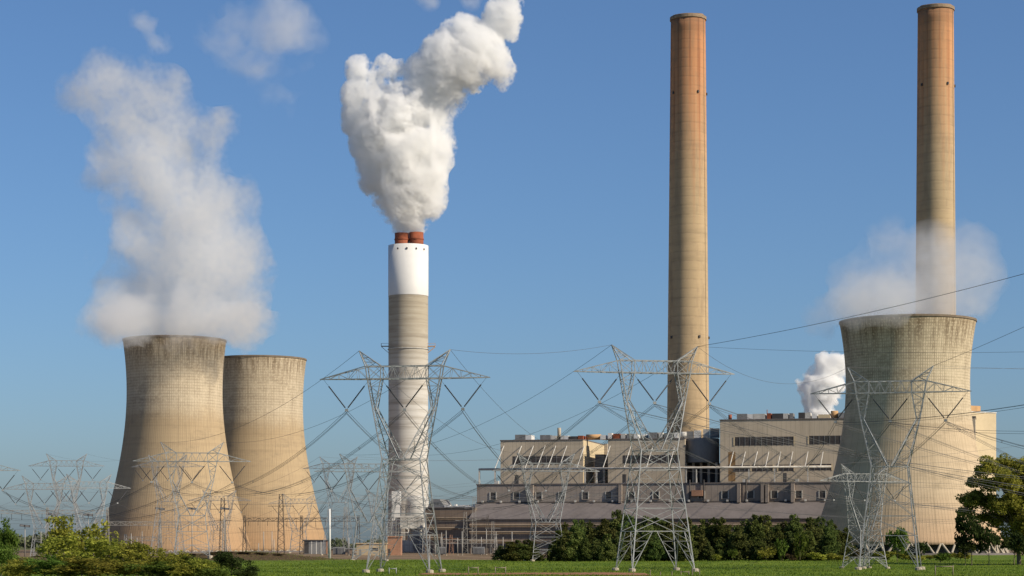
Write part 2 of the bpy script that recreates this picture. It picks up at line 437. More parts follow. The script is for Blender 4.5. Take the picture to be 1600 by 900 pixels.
# ---------------------------------------------------------------- scrubber stack
DS = 1250.0
def scrubber_stack():
    d = DS; s = d / F; r = 31 * s; H = Z(380, d - r); zb = Z(459, d - r)
    root = thing('scrubber_stack', 'grey banded chimney with a white top band and two rust red flues', 'chimney', (X(638, d), d, 0))
    t = NT('layered_stack_concrete'); o = t.obj(); x, y, z = t.sep(o)
    band = t.noise(t.scale(o, .012, .012, .30), 1.0, 6, .75); fine = t.noise(t.scale(o, .12, .12, .9), 1.0, 4, .6)
    zn = t.math('DIVIDE', z, H)
    c = t.mix(t.ramp(zn, .45, .80), (.52, .50, .46), (.37, .325, .25))
    c = t.mix(t.ramp(band, .44, .66, 0, .62), c, (.22, .185, .14))
    c = t.mix(t.ramp(fine, .5, .8, 0, .25), c, (.60, .57, .50))
    t.bsdf(c, .9, spec=.1)
    mb = MB(); mb.lathe([(r * 1.03, 0), (r, H * .3), (r, zb)], 72); mb.build('shaft', t.m, root)
    mb = MB(); mb.lathe([(r + .15, zb - .2), (r + .15, H), (r - 1, H), (r - 1, H - .6)], 72, smooth=False)
    w = mb.build('white_band', M['white'], root)
    for p in w.data.polygons: p.use_smooth = abs(p.normal.z) < .5
    mb = MB(); mb.disc(r - .5, H - .5, 48); mb.build('cap', M['grey'], root)
    for px, pt in ((628, 364.5), (650.5, 363.5)):
        h = Z(pt, d); rr = 11.2 * s
        mb = MB(); mb.lathe([(rr, H - .5), (rr, h), (rr - .6, h), (rr - .6, H)], 40, cx=(px - 638) * s, cy=0)
        f = mb.build('flue', M['rust'], root)
        mb = MB(); mb.lathe([(rr + .05, (H + h)/2 - .3), (rr + .3, (H + h)/2 - .3), (rr + .3, (H + h)/2 + .3), (rr + .05, (H + h)/2 + .3)], 40, cx=(px - 638) * s, smooth=False)
        mb.build('stiffener', M['rust'], f)
    zp = Z(544, d)
    mb = MB()
    mb.lathe([(r + .05, zp - 1.0), (r + .5, zp - 1.0), (r + .5, zp - .6), (r + .05, zp - .6)], 72, smooth=False)
    mb.build('ring_beam', M['offwhite'], root)
    for sg, m in ((-1, 'grey'), (1, 'orange')):
        mb = MB(); x0 = sg * r * .98; x1 = sg * (r + 4.2)
        mb.box(min(x0, x1), max(x0, x1), -2.5, 0, zp + .8, zp + 1.2)
        for yy in (-2.5, 0):
            mb.bar((x0, yy, zp - 3), (x1, yy, zp + .8), .15); mb.bar((x1, yy, zp + 1), (x1, yy, zp + 2.6), .12)
        mb.bar((x1, -2.5, zp + 2.6), (x1, 0, zp + 2.6), .12); mb.bar((x1, -2.5, zp + 2.6), (x0, -2.5, zp + 2.6), .12)
        mb.build('platform', M[m], root)
    for i in range(4):
        a = R(-118 + i * 27); mb = MB()
        mb.box(-.4, .4, -.4, .4, -.5, .5)
        mb.build('vent_box', M['dgrey'], root, ((r+.1)*math.cos(a), (r+.1)*math.sin(a), H - 2.9), a)
scrubber_stack()
def scrubber_ducts():
    d = 1215.0; s = d / F
    root = thing('scrubber_duct', 'white ductwork and pipes crowded round the foot of the banded chimney', 'ductwork', (X(638, d), d, 0))
    q = lambda px: (px - 638) * s
    mb = MB(); mb.box(q(613), q(626), -6, 6, Z(842, d), Z(768, d)); mb.build('riser_duct', M['white'], root)
    mb = MB(); mb.lathe([(6.8, Z(868, d)), (6.8, Z(782, d)), (5.4, Z(776, d)), (.1, Z(774, d))], 32, cx=q(652), cy=-3); mb.build('absorber_vessel', M['offwhite'], root)
    mb = MB(); mb.box(q(627), q(662), -12, -7, Z(826, d), Z(806, d)); mb.build('crossover_duct', M['offwhite'], root)
    mb = MB(); mb.box(q(629), q(648), -14, -4, 0, Z(845, d)); mb.build('pump_house', M['offwhite'], root)
    mb = MB(); mb.box(q(648.6), q(668), -15, -4, 0, Z(838, d)); mb.build('filter_house', M['grey'], root)
    rng = random.Random(4)
    for i in range(14):
        x = q(610 + rng.random() * 58); y = -10 - rng.random() * 7; z1 = Z(800 + rng.random() * 45, d)
        mb = MB(); mb.bar((x, y, 0), (x, y, z1), .35, n=8); mb.bar((x, y, z1), (x + rng.uniform(-7, 7), y, z1), .35, n=8)
        mb.build('pipe', M['offwhite' if i % 3 else 'grey'], root)
    mb = MB()
    for zz in (Z(862, d), Z(852, d), Z(832, d), Z(818, d)):
        mb.box(q(608), q(668), -17.5, -17.2, zz, zz + .3)
    for k in range(8):
        x = q(608 + k * 8.5); mb.bar((x, -17.4, 0), (x, -17.4, Z(818, d)), .16)
    mb.build('access_frame', M['steel_far'], root)
scrubber_ducts()

# ---------------------------------------------------------------- plant buildings (turned 13 degrees: the right end is nearer)
RB = R(13.0); CB, SB = math.cos(RB), math.sin(RB)
Y0 = 1080.0; X0 = X(745, Y0)
def uv(u, v): return (X0 + u * CB + v * SB, Y0 - u * SB + v * CB)
def uat(px, v):
    k = (px - 800.0) / F
    return (k * (Y0 + v * CB) - X0 - v * SB) / (CB + k * SB)
def zat(py, px, v):
    u = uat(px, v); return Z(py, uv(u, v)[1])
def bthing(name, label, cat, u, v, z=0.0, group=None):
    x, y = uv(u, v); return thing(name, label, cat, (x, y, z), -RB, group)

def facade_window(parent, u0, u1, z0, z1, v, frame=True, mat='glass', name='window'):
    """set 6 cm proud of the wall: frame butted round a recessed dark pane"""
    mb = MB(); mb.box(u0, u1, v - .05, v - .003, z0, z1); w = mb.build(name, M[mat], parent)
    if frame:
        t = .38
        for a, c in ((u0 - t, u0 - .003), (u1 + .003, u1 + t)):
            mb = MB(); mb.box(a, c, v - .35, v - .004, z0 - .2, z1 + .2); mb.build('jamb', M['offwhite'], w)
        mb = MB(); mb.box(u0 - t, u1 + t, v - .4, v - .004, z0 - .5, z0 - .21); mb.build('sill', M['hall'], w)
    return w

# turbine hall
TH_D = 30.0
ztop = zat(758, 745, 0)
u_end = uat(1525, 0)
def turbine_hall():
    h = bthing('turbine_hall', 'long low grey brown hall with a row of small windows beneath the boiler houses', 'building', 0, 0)
    zb = zat(787, 745, 0)
    mb = MB(); mb.box(0, u_end, 0, TH_D, 0, ztop); mb.build('wall', M['hall'], h)
    mb = MB(); mb.box(-.3, u_end + .3, -.35, TH_D, ztop + .003, ztop + .55); mb.build('parapet', M['roofing'], h)
    z0 = zat(780, 770, 0); z1 = zat(769.5, 770, 0)
    for px in (770.5, 807, 842, 878, 914.5, 951, 987, 1025, 1096, 1133, 1173, 1210, 1248, 1285):
        u = uat(px, 0); w = 1.45
        facade_window(h, u - w, u + w, z0, z1, 0)
    for px in (832, 970, 1155, 1192, 1199, 1239):
        u = uat(px, 0); mb = MB(); mb.box(u - .8, u + .8, -2.4, -.003, zb, ztop - .2); mb.build('pilaster', M['hall'], h)
    for px in (1078, 1100, 1166):
        u = uat(px, 0); mb = MB(); mb.bar((u, -.8, zb), (u, -.8, ztop + 2.0), .35, n=8, smooth=True); mb.build('vent_pipe', M['dgrey'], h)
    u = uat(1090, 0); mb = MB(); mb.box(u - 2.8, u + 2.8, -2.2, -.003, zat(775, 1090, 0), zat(766, 1090, 0)); mb.build('equipment_box', M['redwall'], h)
    for px in (776, 807, 975, 1163, 1226, 1245):                     # roof vents
        u = uat(px, 3); mb = MB(); mb.box(u - .9, u + .9, 3, 5, ztop + .56, ztop + .56 + (4.6 if px in (807, 975, 1226) else 1.6)); mb.build('roof_vent', M['dgrey' if px in (807, 975, 1226) else 'offwhite'], h)
    return h
turbine_hall()
AN_V = -16.0
def annex():
    a = bthing('service_annex', 'brown lean-to block with a sloping grey roof and pipes along its front', 'building', 0, 0)
    zb = zat(787, 745, 0); zf = zat(811, 760, AN_V)
    u0 = 0.3; u1 = u_end - 2
    mb = MB(); mb.add([(u0, AN_V, 0), (u1, AN_V, 0), (u1, AN_V, zf), (u0, AN_V, zf), (u0, -.01, 0), (u1, -.01, 0), (u1, -.01, zb - .3), (u0, -.01, zb - .3)],
                      [(0,1,2,3), (1,5,6,2), (4,0,3,7)])
    mb.build('wall', M['annex'], a)
    mb = MB(); mb.add([(u0 - .3, AN_V - .6, zf - .3), (u1 + .3, AN_V - .6, zf - .3), (u1 + .3, -.01, zb), (u0 - .3, -.01, zb),
                       (u0 - .3, AN_V - .6, zf + .1), (u1 + .3, AN_V - .6, zf + .1), (u1 + .3, -.01, zb + .4), (u0 - .3, -.01, zb + .4)],
                      [(0,3,2,1),(4,5,6,7),(0,1,5,4),(1,2,6,5),(3,0,4,7)])
    mb.build('roof', M['roofing'], a)
    zc = zat(787, 745, 0)
    mb = MB(); mb.box(-.2, u_end, -.75, -.36, zb + .45, zb + .8); mb.build('gutter', M['dgrey'], a)
    rng = random.Random(8)
    for i in range(26):
        u = u0 + 3 + (u1 - u0 - 6) * i / 25; mb = MB(); mb.box(u - .5, u + .5, -1.6, -.8, zb + .5, zb + 1.5); mb.build('wall_lamp', M['offwhite'], a)
    for z in (zf * .82, zf * .62, zf * .35):
        mb = MB(); mb.bar((u0, AN_V - .9, z), (u1 * .72, AN_V - .9, z), .45, n=8, smooth=True); mb.build('pipe', M['annexpipe'], a)
    for i in range(10):
        u = 4 + i * 6.5 + rng.uniform(-1.5, 1.5); w = rng.uniform(.8, 1.6); hh = rng.uniform(2.2, 4.6)
        mb = MB(); mb.box(u - w, u + w, AN_V - .06, AN_V - .003, .4, .4 + hh); mb.build('doorway', M['dgrey'], a)
M['annexpipe'] = plain('tan_pipe_lagging', (.36, .28, .20), .7, .2, .3)
annex()
def left_block():
    v = -10.0
    u0, u1 = uat(664, v), uat(742.5, v)
    b = bthing('coal_gallery', 'low dark brown block left of the long hall with a pale strip along its roof', 'building', 0, 0)
    zt = zat(794, 700, v)
    mb = MB(); mb.box(u0, u1, v, v + 45, 0, zt); mb.build('wall', M['annex'], b)
    mb = MB(); mb.box(u0 - .3, u1, v - .4, v + 45, zt + .003, zt + .5); mb.build('roof', M['roofing'], b)
    rng = random.Random(3)
    ua = uat(694, v + 10)
    mb = MB()
    x = ua
    while x < u1 - 2:
        w = rng.uniform(1.2, 2.6); mb.box(x, x + w * .86, v + 10, v + 13, zt + .6, zt + rng.uniform(1.2, 2.3)); x += w
    mb.build('roof_insulation', M['white'], b)
    mb = MB(); ub, uc, ud = uat(668, v + 12), uat(681, v + 12), uat(696, v + 12)
    zt2 = zat(780, 681, v + 12)
    mb.add([(ub, v + 12, zt + .5), (ud, v + 12, zt + .5), (uc + 2, v + 12, zt2), (uc - 2.5, v + 12, zt2),
            (ub, v + 30, zt + .5), (ud, v + 30, zt + .5), (uc + 2, v + 30, zt2), (uc - 2.5, v + 30, zt2)], [(0,1,2,3),(5,4,7,6),(4,0,3,7),(1,5,6,2),(3,2,6,7)])
    mb.build('conveyor_head', M['grey'], b)
    for i in range(3):
        mb = MB(); z = zt * (.78 - .22 * i); mb.bar((u0, v - .8, z), (u1, v - .8, z), .4, n=8, smooth=True); mb.build('pipe', M['annexpipe'], b)
    for i in range(5):
        u = u0 + 3 + i * 4.6; mb = MB(); mb.box(u - 1, u + 1, v - .06, v - .003, .4, 4.5); mb.build('doorway', M['dgrey'], b)
left_block()

V1 = 30.0
def roof_boxes(parent, u0, u1, v, zt, seed, items):
    for (p0, p1, py, m, name) in items:
        a, b = uat(p0, v), uat(p1, v)
        mb = MB()
        if name == 'stub_chimney':
            mb.bar(((a+b)/2, v, zt + .5), ((a+b)/2, v, zat(py, p0, v)), (b-a)/2, n=12, cap=True, smooth=True)
        elif name == 'tank':
            zr = (zat(py, p0, v) - zt) / 2; mb.bar((a, v + 2, zt + .5 + zr), (b, v + 2, zt + .5 + zr), zr, n=14, cap=True, smooth=True)
        else:
            mb.box(a, b, v - 2, v + 6, zt + .5, zat(py, p0, v))
        mb.build(name, M[m], parent)
def boiler_house_left():
    v = V1; pa, pb = 782, 911
    ua, ub = uat(pa, v), uat(pb, v); zt = zat(689, pa, v)
    b = bthing('boiler_house', 'grey tan boiler house at left with one long dark window band and struts', 'building', 0, 0, group=None)
    mb = MB(); mb.box(ua, ub, v, v + 65, ztop + .56, zt); mb.build('wall', M['clad'], b)
    mb = MB(); mb.box(ua - .25, ub + .25, v - .3, v + 65, zt + .003, zt + .5); mb.build('parapet', M['roofing'], b)
    facade_window(b, uat(801, v), uat(890, v), zat(726, 801, v), zat(713, 801, v), v, False, name='window_band')
    for i in range(11):
        u = uat(801 + 89 * (i + .5) / 11, v); mb = MB(); mb.box(u - .12, u + .12, v - .16, v - .053, zat(726, 801, v), zat(713, 801, v)); mb.build('mullion', M['grey'], b)
    u = uat(807, v); facade_window(b, u - 1, u + 1, zat(756, 807, v), zat(748, 807, v), v, False, 'dgrey', 'doorway')
    # lit recess at the right end
    uc = uat(911.3, v); ud = uat(949, v + 60)
    mb = MB(); mb.box(ub + .003, ud, v + 60, v + 66, ztop + .56, zat(687, 930, v + 14)); mb.build('stair_block', M['clad'], b)
    mb = MB(); mb.box(ub + .003, ub + .12, v + .4, v + 59.9, ztop + .56, zt - .003); mb.build('sunlit_side_sheet', M['bright'], b)  # paler sheet over the sun-facing side wall, sunlight put into its colour
    mb = MB(); mb.box(uat(932, v + 20), uat(946, v + 20), v + 16, v + 30, ztop + .56, zat(708, 917, v)); mb.build('recess_shadow_box', M['grey'], b)  # grey box put where the lower recess lies dark in shadow
    for px in (913, 931, 944):
        u = uat(px, v + 2); mb = MB(); mb.box(u - .5, u + .5, v + 1.5, v + 2.5, ztop + .56, zat(733, px, v)); mb.build('post', M['conc'], b)
    roof_boxes(b, ua, ub, v + 8, zt, 1, [(806, 822, 679.5, 'grey', 'roof_unit'), (822.3, 831.5, 680, 'white', 'roof_unit'), (845, 861, 680, 'grey', 'roof_unit'), (861.3, 870, 681, 'offwhite', 'roof_unit'),
        (871, 876.5, 668.5, 'conc', 'stub_chimney'), (877, 882, 681, 'offwhite', 'roof_unit'), (882.5, 889, 681, 'white', 'roof_unit'), (889.5, 903, 682, 'dgrey', 'roof_unit'), (904, 912, 681, 'rust', 'roof_unit'),
        (915, 938, 680, 'orange', 'tank'), (939, 947, 680, 'white', 'roof_unit')])
def boiler_house_mid():
    v = V1; pa, pb = 950, 1070
    ua, ub = uat(pa, v), uat(pb, v); zt = zat(687, pa, v)
    b = bthing('boiler_house', 'middle boiler house with a short dark window band behind the big pylon', 'building', 0, 0)
    mb = MB(); mb.box(ua, ub, v, v + 45, ztop + .56, zt); mb.build('wall', M['clad'], b)
    mb = MB(); mb.box(ua - .25, ub + .25, v - .3, v + 45, zt + .003, zt + .5); mb.build('parapet', M['roofing'], b)
    facade_window(b, uat(973, v), uat(1062, v), zat(724, 973, v), zat(711.5, 973, v), v, False, name='window_band')
    for i in range(11):
        u = uat(973 + 89 * (i + .5) / 11, v); mb = MB(); mb.box(u - .12, u + .12, v - .16, v - .053, zat(724, 973, v), zat(711.5, 973, v)); mb.build('mullion', M['grey'], b)
    roof_boxes(b, ua, ub, v + 8, zt, 2, [(951, 957, 677, 'white', 'roof_unit'), (959, 969, 678, 'rust', 'roof_unit'), (971, 978, 678, 'offwhite', 'roof_unit'), (980, 990, 678, 'grey', 'roof_unit'), (991, 997, 678, 'white', 'roof_unit'),
        (1000, 1012, 680, 'offwhite', 'tank'), (1015, 1028, 676, 'grey', 'roof_unit'), (1030, 1036, 676, 'offwhite', 'roof_unit'), (1038, 1052, 677, 'grey', 'roof_unit'), (1054, 1060, 676, 'white', 'roof_unit'), (1062, 1072, 676, 'offwhite', 'tank')])
def silo():
    v = V1 + 9; pa, pb = 1070.5, 1123.5
    ua, ub = uat(pa, v), uat(pb, v); r = (ub - ua) / 2; zt = zat(685, 1096, v - r); zb = zat(722, 1096, v - r)
    b = bthing('coal_silo', 'round dark grey silo on posts between the two boiler houses', 'silo', (ua + ub) / 2, v + 1)
    mb = MB(); mb.lathe([(r, zb), (r, zt), (r - .5, zt + .4), (.1, zt + .8)], 64); mb.build('shell', M['silo'], b)
    mb = MB(); mb.disc(r, zb - .02, 48); mb.build('floor', M['dgrey'], b)
    for i in range(5):
        x = -r * .9 + 1.8 * r * i / 4; mb = MB(); mb.box(x - .6, x + .6, -r * .5 - .6, -r * .5 + .6, ztop + .56, zb - .03); mb.build('post', M['conc'], b)
    mb = MB(); mb.box(-r * .95, r * .95, r * .3, r * .7, ztop + .56, zb - .03); mb.build('back_wall', M['dgrey'], b)
    for (x0, x1, m) in ((.45, .98, 'grey'), (.05, .4, 'offwhite'), (-.5, -.1, 'white'), (-.95, -.55, 'grey')):
        mb = MB(); mb.box(x0 * r, x1 * r, 0, r * .25, zt + .82, zt + 5.2 + x0); mb.build('roof_unit', M[m], b)
    mb = MB()
    for i in range(40):
        a = math.pi + math.pi * i / 39; a2 = math.pi + math.pi * (i + 1) / 39
        mb.bar((r*.98*math.cos(a), r*.98*math.sin(a), zt + .4), (r*.98*math.cos(a), r*.98*math.sin(a), zt + 1.6), .08)
        if i < 39: mb.bar((r*.98*math.cos(a), r*.98*math.sin(a), zt + 1.6), (r*.98*math.cos(a2), r*.98*math.sin(a2), zt + 1.6), .08)
    mb.build('railing', M['grey'], b)
V2 = 25.0
def boiler_house_right():
    v = V2; pa, pb = 1125, 1524
    ua, ub = uat(pa, v), uat(pb, v); zt = zat(657, pa, v)
    b = bthing('boiler_house', 'tallest boiler house with two rows of dark window bands beside the pale cooling tower', 'building', 0, 0)
    mb = MB(); mb.box(ua, ub, v, v + 45, ztop + .56, zt); mb.build('wall', M['clad'], b)
    mb = MB(); mb.box(ua - .25, ub + .25, v - .3, v + 45, zt + .003, zt + .5); mb.build('parapet', M['roofing'], b)
    for p0, p1, y0, y1, fr in ((1147, 1241, 696.5, 683, True), (1263, 1330, 694.5, 681, True), (1147, 1172, 737, 727, False), (1173.5, 1208.5, 736.5, 726.5, True), (1215, 1241, 736, 726, True), (1263, 1300, 735, 725, True)):
        facade_window(b, uat(p0, v), uat(p1, v), zat(y0, p0, v), zat(y1, p0, v), v, False, name='window_band')
        k = max(2, int((p1 - p0) / 8))
        for i in range(k + 1):
            u = uat(p0 + (p1 - p0) * i / k, v); mb = MB(); e = i in (0, k) and fr; w = .35 if e else .12
            mb.box(u - w, u + w, v - .2, v - .053, zat(y0, p0, v), zat(y1, p0, v)); mb.build('mullion', M['bright' if e else 'grey'], b)
    u0, u1 = uat(1138, v), uat(1149, v)
    mb = MB(); mb.box(u0, u1, v - .03, v - .003, zat(752, 1140, v), zat(706, 1140, v)); mb.build('rust_patch', M['rustwash'], b)
    roof_boxes(b, ua, ub, v + 8, zt, 3, [(1138, 1143.5, 648, 'rust', 'stub_chimney'), (1152, 1168, 647, 'grey', 'roof_unit'), (1168.3, 1177, 647.5, 'white', 'roof_unit'), (1177.5, 1196, 647, 'offwhite', 'roof_unit'),
        (1199, 1205, 646, 'rust', 'roof_unit'), (1207, 1224, 646.5, 'dgrey', 'roof_unit'), (1224.3, 1232, 646.5, 'offwhite', 'roof_unit'), (1234, 1240, 646, 'grey', 'roof_unit'), (1248, 1258, 645, 'dgrey', 'roof_unit'), (1258.3, 1267, 645, 'offwhite', 'roof_unit'),
        (1269, 1277, 648, 'white', 'roof_unit'), (1279, 1296, 648, 'bright', 'roof_unit'), (1298, 1309, 643, 'orange', 'tank'), (1310, 1322, 645, 'grey', 'roof_unit'), (1198, 1199.2, 640, 'rust', 'stub_chimney')])
M['rustwash'] = plain('rust_washed_cladding', (.36, .22, .10), .9, .4, .4, streak=True)
boiler_house_left(); boiler_house_mid(); silo(); boiler_house_right()
def end_block():
    v = 8.0; d = 1075.0
    b = thing('end_tower_block', 'cream windowless block showing past the right flank of the pale cooling tower', 'building', (X(1500, d), d, 0))
    s = d / F; rr = R(-48)
    x1 = (1557 - 1500) * s
    mb = MB(); w = 26.0; dp = 40.0
    b.location = (X(1556.5, d), d, 0); b.rotation_euler = (0, 0, R(32))
    zt = Z(646, d)
    mb.box(-w, 0, 0, dp, 0, zt); mb.build('wall', M['bright'], b)
    mb = MB(); mb.box(-w - .2, .2, -.2, dp, zt + .003, zt + .6); mb.build('parapet', M['offwhite'], b)
    mb = MB(); mb.box(-18, -9, 2, 9, zt + .61, zt + 3.6); mb.build('roof_unit', M['orange'], b)
    mb = MB(); mb.bar((-3.4, -.6, Z(735, d)), (-3.4, -.6, Z(715, d)), .4, n=8); mb.build('vent_pipe', M['grey'], b)
end_block()

# gantry of pipe and struts along the boiler house fronts
def gantry():
    v = 9.0
    pa, pb = 748, 1299
    g = bthing('pipe_gantry', 'long pale pipe gantry with slanting struts in front of the boiler house walls', 'gantry', 0, 0)
    zg = zat(733.5, pa, v)
    ua, ub = uat(pa, v), uat(pb, v)
    mb = MB(); mb.bar((ua, v, zg), (ub, v, zg), .55, n=10, cap=True, smooth=True); mb.build('pipe', M['pipe_grey'], g)
    mb = MB(); mb.bar((ua, v + 1.2, zg + .2), (ub, v + 1.2, zg + .2), .5, n=8, cap=True, smooth=True); mb.build('pipe', M['rustwash'], g)
    for px in (748.5, 773, 914, 932, 1072, 1088, 1170, 1210, 1262):
        u = uat(px, v); mb = MB(); mb.bar((u, v, ztop + .56), (u, v, zg - .7), .35); mb.bar((u, v + 1.6, ztop + .56), (u, v + 1.6, zg - .7), .3)
        mb.bar((u, v, ztop + .56), (u, v + 1.6, zg - 1), .15)
        mb.build('post', M['offwhite'], g)
    for px in (773, 801, 820, 838.5, 855.5, 873, 901, 942, 975, 1010, 1045):
        u = uat(px, v); mb = MB(); mb.bar((u, v + .4, zg + .4), (u, V1 - .3, zat(697, px, V1)), .24, n=6); mb.build('strut', M['offwhite'], g)
    for px in (1140, 1159, 1178, 1196, 1215, 1234, 1258, 1282):
        u = uat(px, v); mb = MB(); mb.bar((u, v + .4, zg + .4), (u, V2 - .3, zat(706, px, V2)), .24, n=6); mb.build('strut', M['offwhite'], g)
gantry()

# ---------------------------------------------------------------- small buildings by the tower feet
def shed(name, label, px0, px1, py, d, m, depth=12, roof='grey', door=None, rot=0.0):
    x0 = X(px0, d); x1 = X(px1, d); zt = Z(py, d)
    b = thing(name, label, 'building', (x0, d, 0), rot); w = x1 - x0
    mb = MB(); mb.box(0, w, 0, depth, 0, zt); mb.build('wall', M[m], b)
    mb = MB(); mb.box(-.3, w + .3, -.4, depth, zt + .003, zt + .5); mb.build('roof', M[roof], b)
    for (a, c, z0, z1, mm, nm) in door or []:
        mb = MB(); mb.box(w * a, w * c, -.08, -.003, zt * z0, zt * z1); mb.build(nm, M[mm], b)
    return b
shed('switch_house', 'grey panelled shed at the foot of the half hidden cooling tower', 475, 512, 845, 1000, 'grey', 14, 'dgrey',
     [(0, .2, .05, .95, 'dgrey', 'doorway'), (.30, .34, 0, 1, 'offwhite', 'wall_post'), (.50, .54, 0, 1, 'offwhite', 'wall_post'), (.70, .74, 0, 1, 'offwhite', 'wall_post'), (.93, 1, 0, 1, 'redwall', 'wall_post')])
shed('relay_house', 'tan flat roofed house with a dark window behind the left front pylon', 557, 604, 850, 900, 'tanwall', 12, 'tanwall',
     [(.42, .72, .42, .66, 'glass', 'window'), (.1, .16, 0, .5, 'grey', 'door')])
shed('block_house', 'reddish block house with a flat roof, left of the banded chimney foot', 605.5, 626.5, 839.5, 905, 'redwall', 10, 'redwall', [(.05, .22, 0, .35, 'dgrey', 'door')])
shed('control_house', 'low grey brown wall and house behind the white pole', 516, 553, 858, 960, 'annex', 10, 'grey', [(.2, .3, 0, .6, 'dgrey', 'door'), (.6, .8, .4, .8, 'glass', 'window')])
shed('valve_house', 'small dark shed under the shaded side of the front left cooling tower', 160, 186, 853, 1000, 'grey', 9, 'dgrey', [(.3, .5, 0, .7, 'dgrey', 'door')])

# ---------------------------------------------------------------- lattice pylons
LEG, BR = .13, .054
def lace(mb, A, B, n, r, start=0):
    """zig-zag between two chords, each a pair of points"""
    a0, a1 = Vector(A[0]), Vector(A[1]); b0, b1 = Vector(B[0]), Vector(B[1])
    for i in range(n):
        f0, f1 = i / n, (i + 1) / n
        if (i + start) % 2 == 0: mb.bar(a0.lerp(a1, f0), b0.lerp(b1, f1), r)
        else: mb.bar(b0.lerp(b1, f0), a0.lerp(a1, f1), r)
        mb.bar(a0.lerp(a1, f1), b0.lerp(b1, f1), r * .8)

def pylon_root(W, label, group):
    root = thing('transmission_tower', label, 'pylon', group=group)
    st = M['steel']
    a, b = 3.5, 3.2; tall = W > 15
    hb = 3.5 + 2.6 * W / 22.8 if tall else 4.9
    fr = [1.0, .84, .52, .33, 0.0] if tall else [1.0, .62, .30, 0.0]
    def cor(z):
        f = z / W; return (hb + (a - hb) * f, hb + (b - hb) * f)
    # four legs
    for sx in (-1, 1):
        for sy in (-1, 1):
            mb = MB(); mb.bar((sx*hb, sy*hb, -.4), (sx*a, sy*b, W), LEG * 1.15, LEG); mb.build('leg', st, root)
            mb = MB(); mb.lathe([(.75, -1.0), (.7, .45), (.45, .55), (.01, .56)], 10, cx=sx*hb, cy=sy*hb, smooth=False); mb.build('footing', M['conc'], root)
    mb = MB()
    faces = [((-1,-1),(1,-1)), ((1,-1),(1,1)), ((1,1),(-1,1)), ((-1,1),(-1,-1))]
    for (p, q) in faces:
        def pt(c, z):
            x, y = cor(z); return Vector((c[0]*x, c[1]*y, z))
        for i in range(len(fr) - 1):
            z1, z0 = W * fr[i], W * fr[i+1]
            A0, B0, A1, B1 = pt(p, z0), pt(q, z0), pt(p, z1), pt(q, z1)
            mb.bar(A1, B1, BR * 1.3)
            last = i == len(fr) - 2
            if last:
                Mid = (A1 + B1) / 2; Ma = A1.lerp(B1, .32 if tall else .5); Mb2 = A1.lerp(B1, .68 if tall else .5)
                mb.bar(A0, Ma, BR * 1.4); mb.bar(B0, Mb2, BR * 1.4)
                for s0, s1, m in ((A0, A1, Ma), (B0, B1, Mb2)):
                    for f in (.25, .5, .75):
                        mb.bar(s0.lerp(s1, f), s0.lerp(m, f), BR * .8)
                        mb.bar(s0.lerp(s1, f), s0.lerp(m, min(1, f + .25)), BR * .8)
            else:
                mb.bar(A0, B1, BR * 1.2); mb.bar(B0, A1, BR * 1.2)
                Cn = (A0 + B1 + B0 + A1) / 4
                if z1 - z0 > 5:
                    for s0, s1, t0, t1 in ((A0, A1, A0, B1), (B0, B1, B0, A1)):
                        mb.bar(s0.lerp(s1, .25), t0.lerp(t1, .25), BR * .8); mb.bar(s0.lerp(s1, .5), t0.lerp(t1, .28), BR * .8)
                    for s0, s1, t0, t1 in ((A0, A1, B0, A1), (B0, B1, A0, B1)):
                        mb.bar(s0.lerp(s1, .75), t0.lerp(t1, .75), BR * .8); mb.bar(s0.lerp(s1, .5), t0.lerp(t1, .72), BR * .8)
        if not last: pass
    mb.bar((-a, -b, W), (a, b, W), BR); mb.bar((a, -b, W), (-a, b, W), BR)
    mb.build('bracing', st, root)
    # two arms of the Y
    K, Bz, T = W + 9.4, W + 14.7, W + 17.0
    for s in (-1, 1):
        mb = MB(); ch = {}
        for sy in (-1, 1):
            wo = Vector((s*a, sy*b, W)); wi = Vector((s*.35, sy*b, W)); ko = Vector((s*5.75, sy*1.0, K)); ki = Vector((s*5.15, sy*1.0, K))
            bo = Vector((s*6.7, sy*1.1, Bz)); bi = Vector((s*4.2, sy*1.1, Bz)); to = Vector((s*7.05, sy*1.1, T)); ti = Vector((s*4.2, sy*1.1, T))
            ch[sy] = (wo, wi, ko, ki, bo, bi, to, ti)
            mb.bar(wo, ko, LEG); mb.bar(wi, ki, LEG * .95); mb.bar(ko, bo, LEG); mb.bar(ki, bi, LEG * .9); mb.bar(bo, to, LEG); mb.bar(bi, ti, LEG * .8)
            lace(mb, (wo, ko), (wi, ki), 6, BR); lace(mb, (ko, bo), (ki, bi), 4, BR, 1)
            mb.bar(bo, ti, BR); mb.bar(bi, to, BR)
        for k0, k1, n in ((0, 2, 5), (1, 3, 5), (2, 4, 4), (3, 5, 4)):
            lace(mb, (ch[-1][k0], ch[-1][k1]), (ch[1][k0], ch[1][k1]), n, BR)
        mb.build('arm', st, root)
    mb = MB()
    for sy in (-1, 1):
        y = sy * 1.1
        mb.bar((-7.05, y, T), (7.05, y, T), LEG * .8); mb.bar((-6.7, y, Bz), (6.7, y, Bz), LEG * .9)
        n = 8
        for i in range(n):
            x0 = -4.2 + 8.4 * i / n; x1 = -4.2 + 8.4 * (i + 1) / n
            if i % 2 == 0: mb.bar((x0, y, T), (x1, y, Bz), BR)
            else: mb.bar((x0, y, Bz), (x1, y, T), BR)
            if i % 2 == 1: mb.bar((x1, y, Bz), (x1, y, T), BR * .8)
    for i in range(9):
        x0 = -7 + 14 * i / 9; x1 = x0 + 14 / 9
        for z in (Bz, T):
            mb.bar((x0, -1.1, z), (x1, 1.1, z), BR * .8); mb.bar((x1, -1.1, z), (x1, 1.1, z), BR * .8)
    mb.build('crossbeam', st, root)
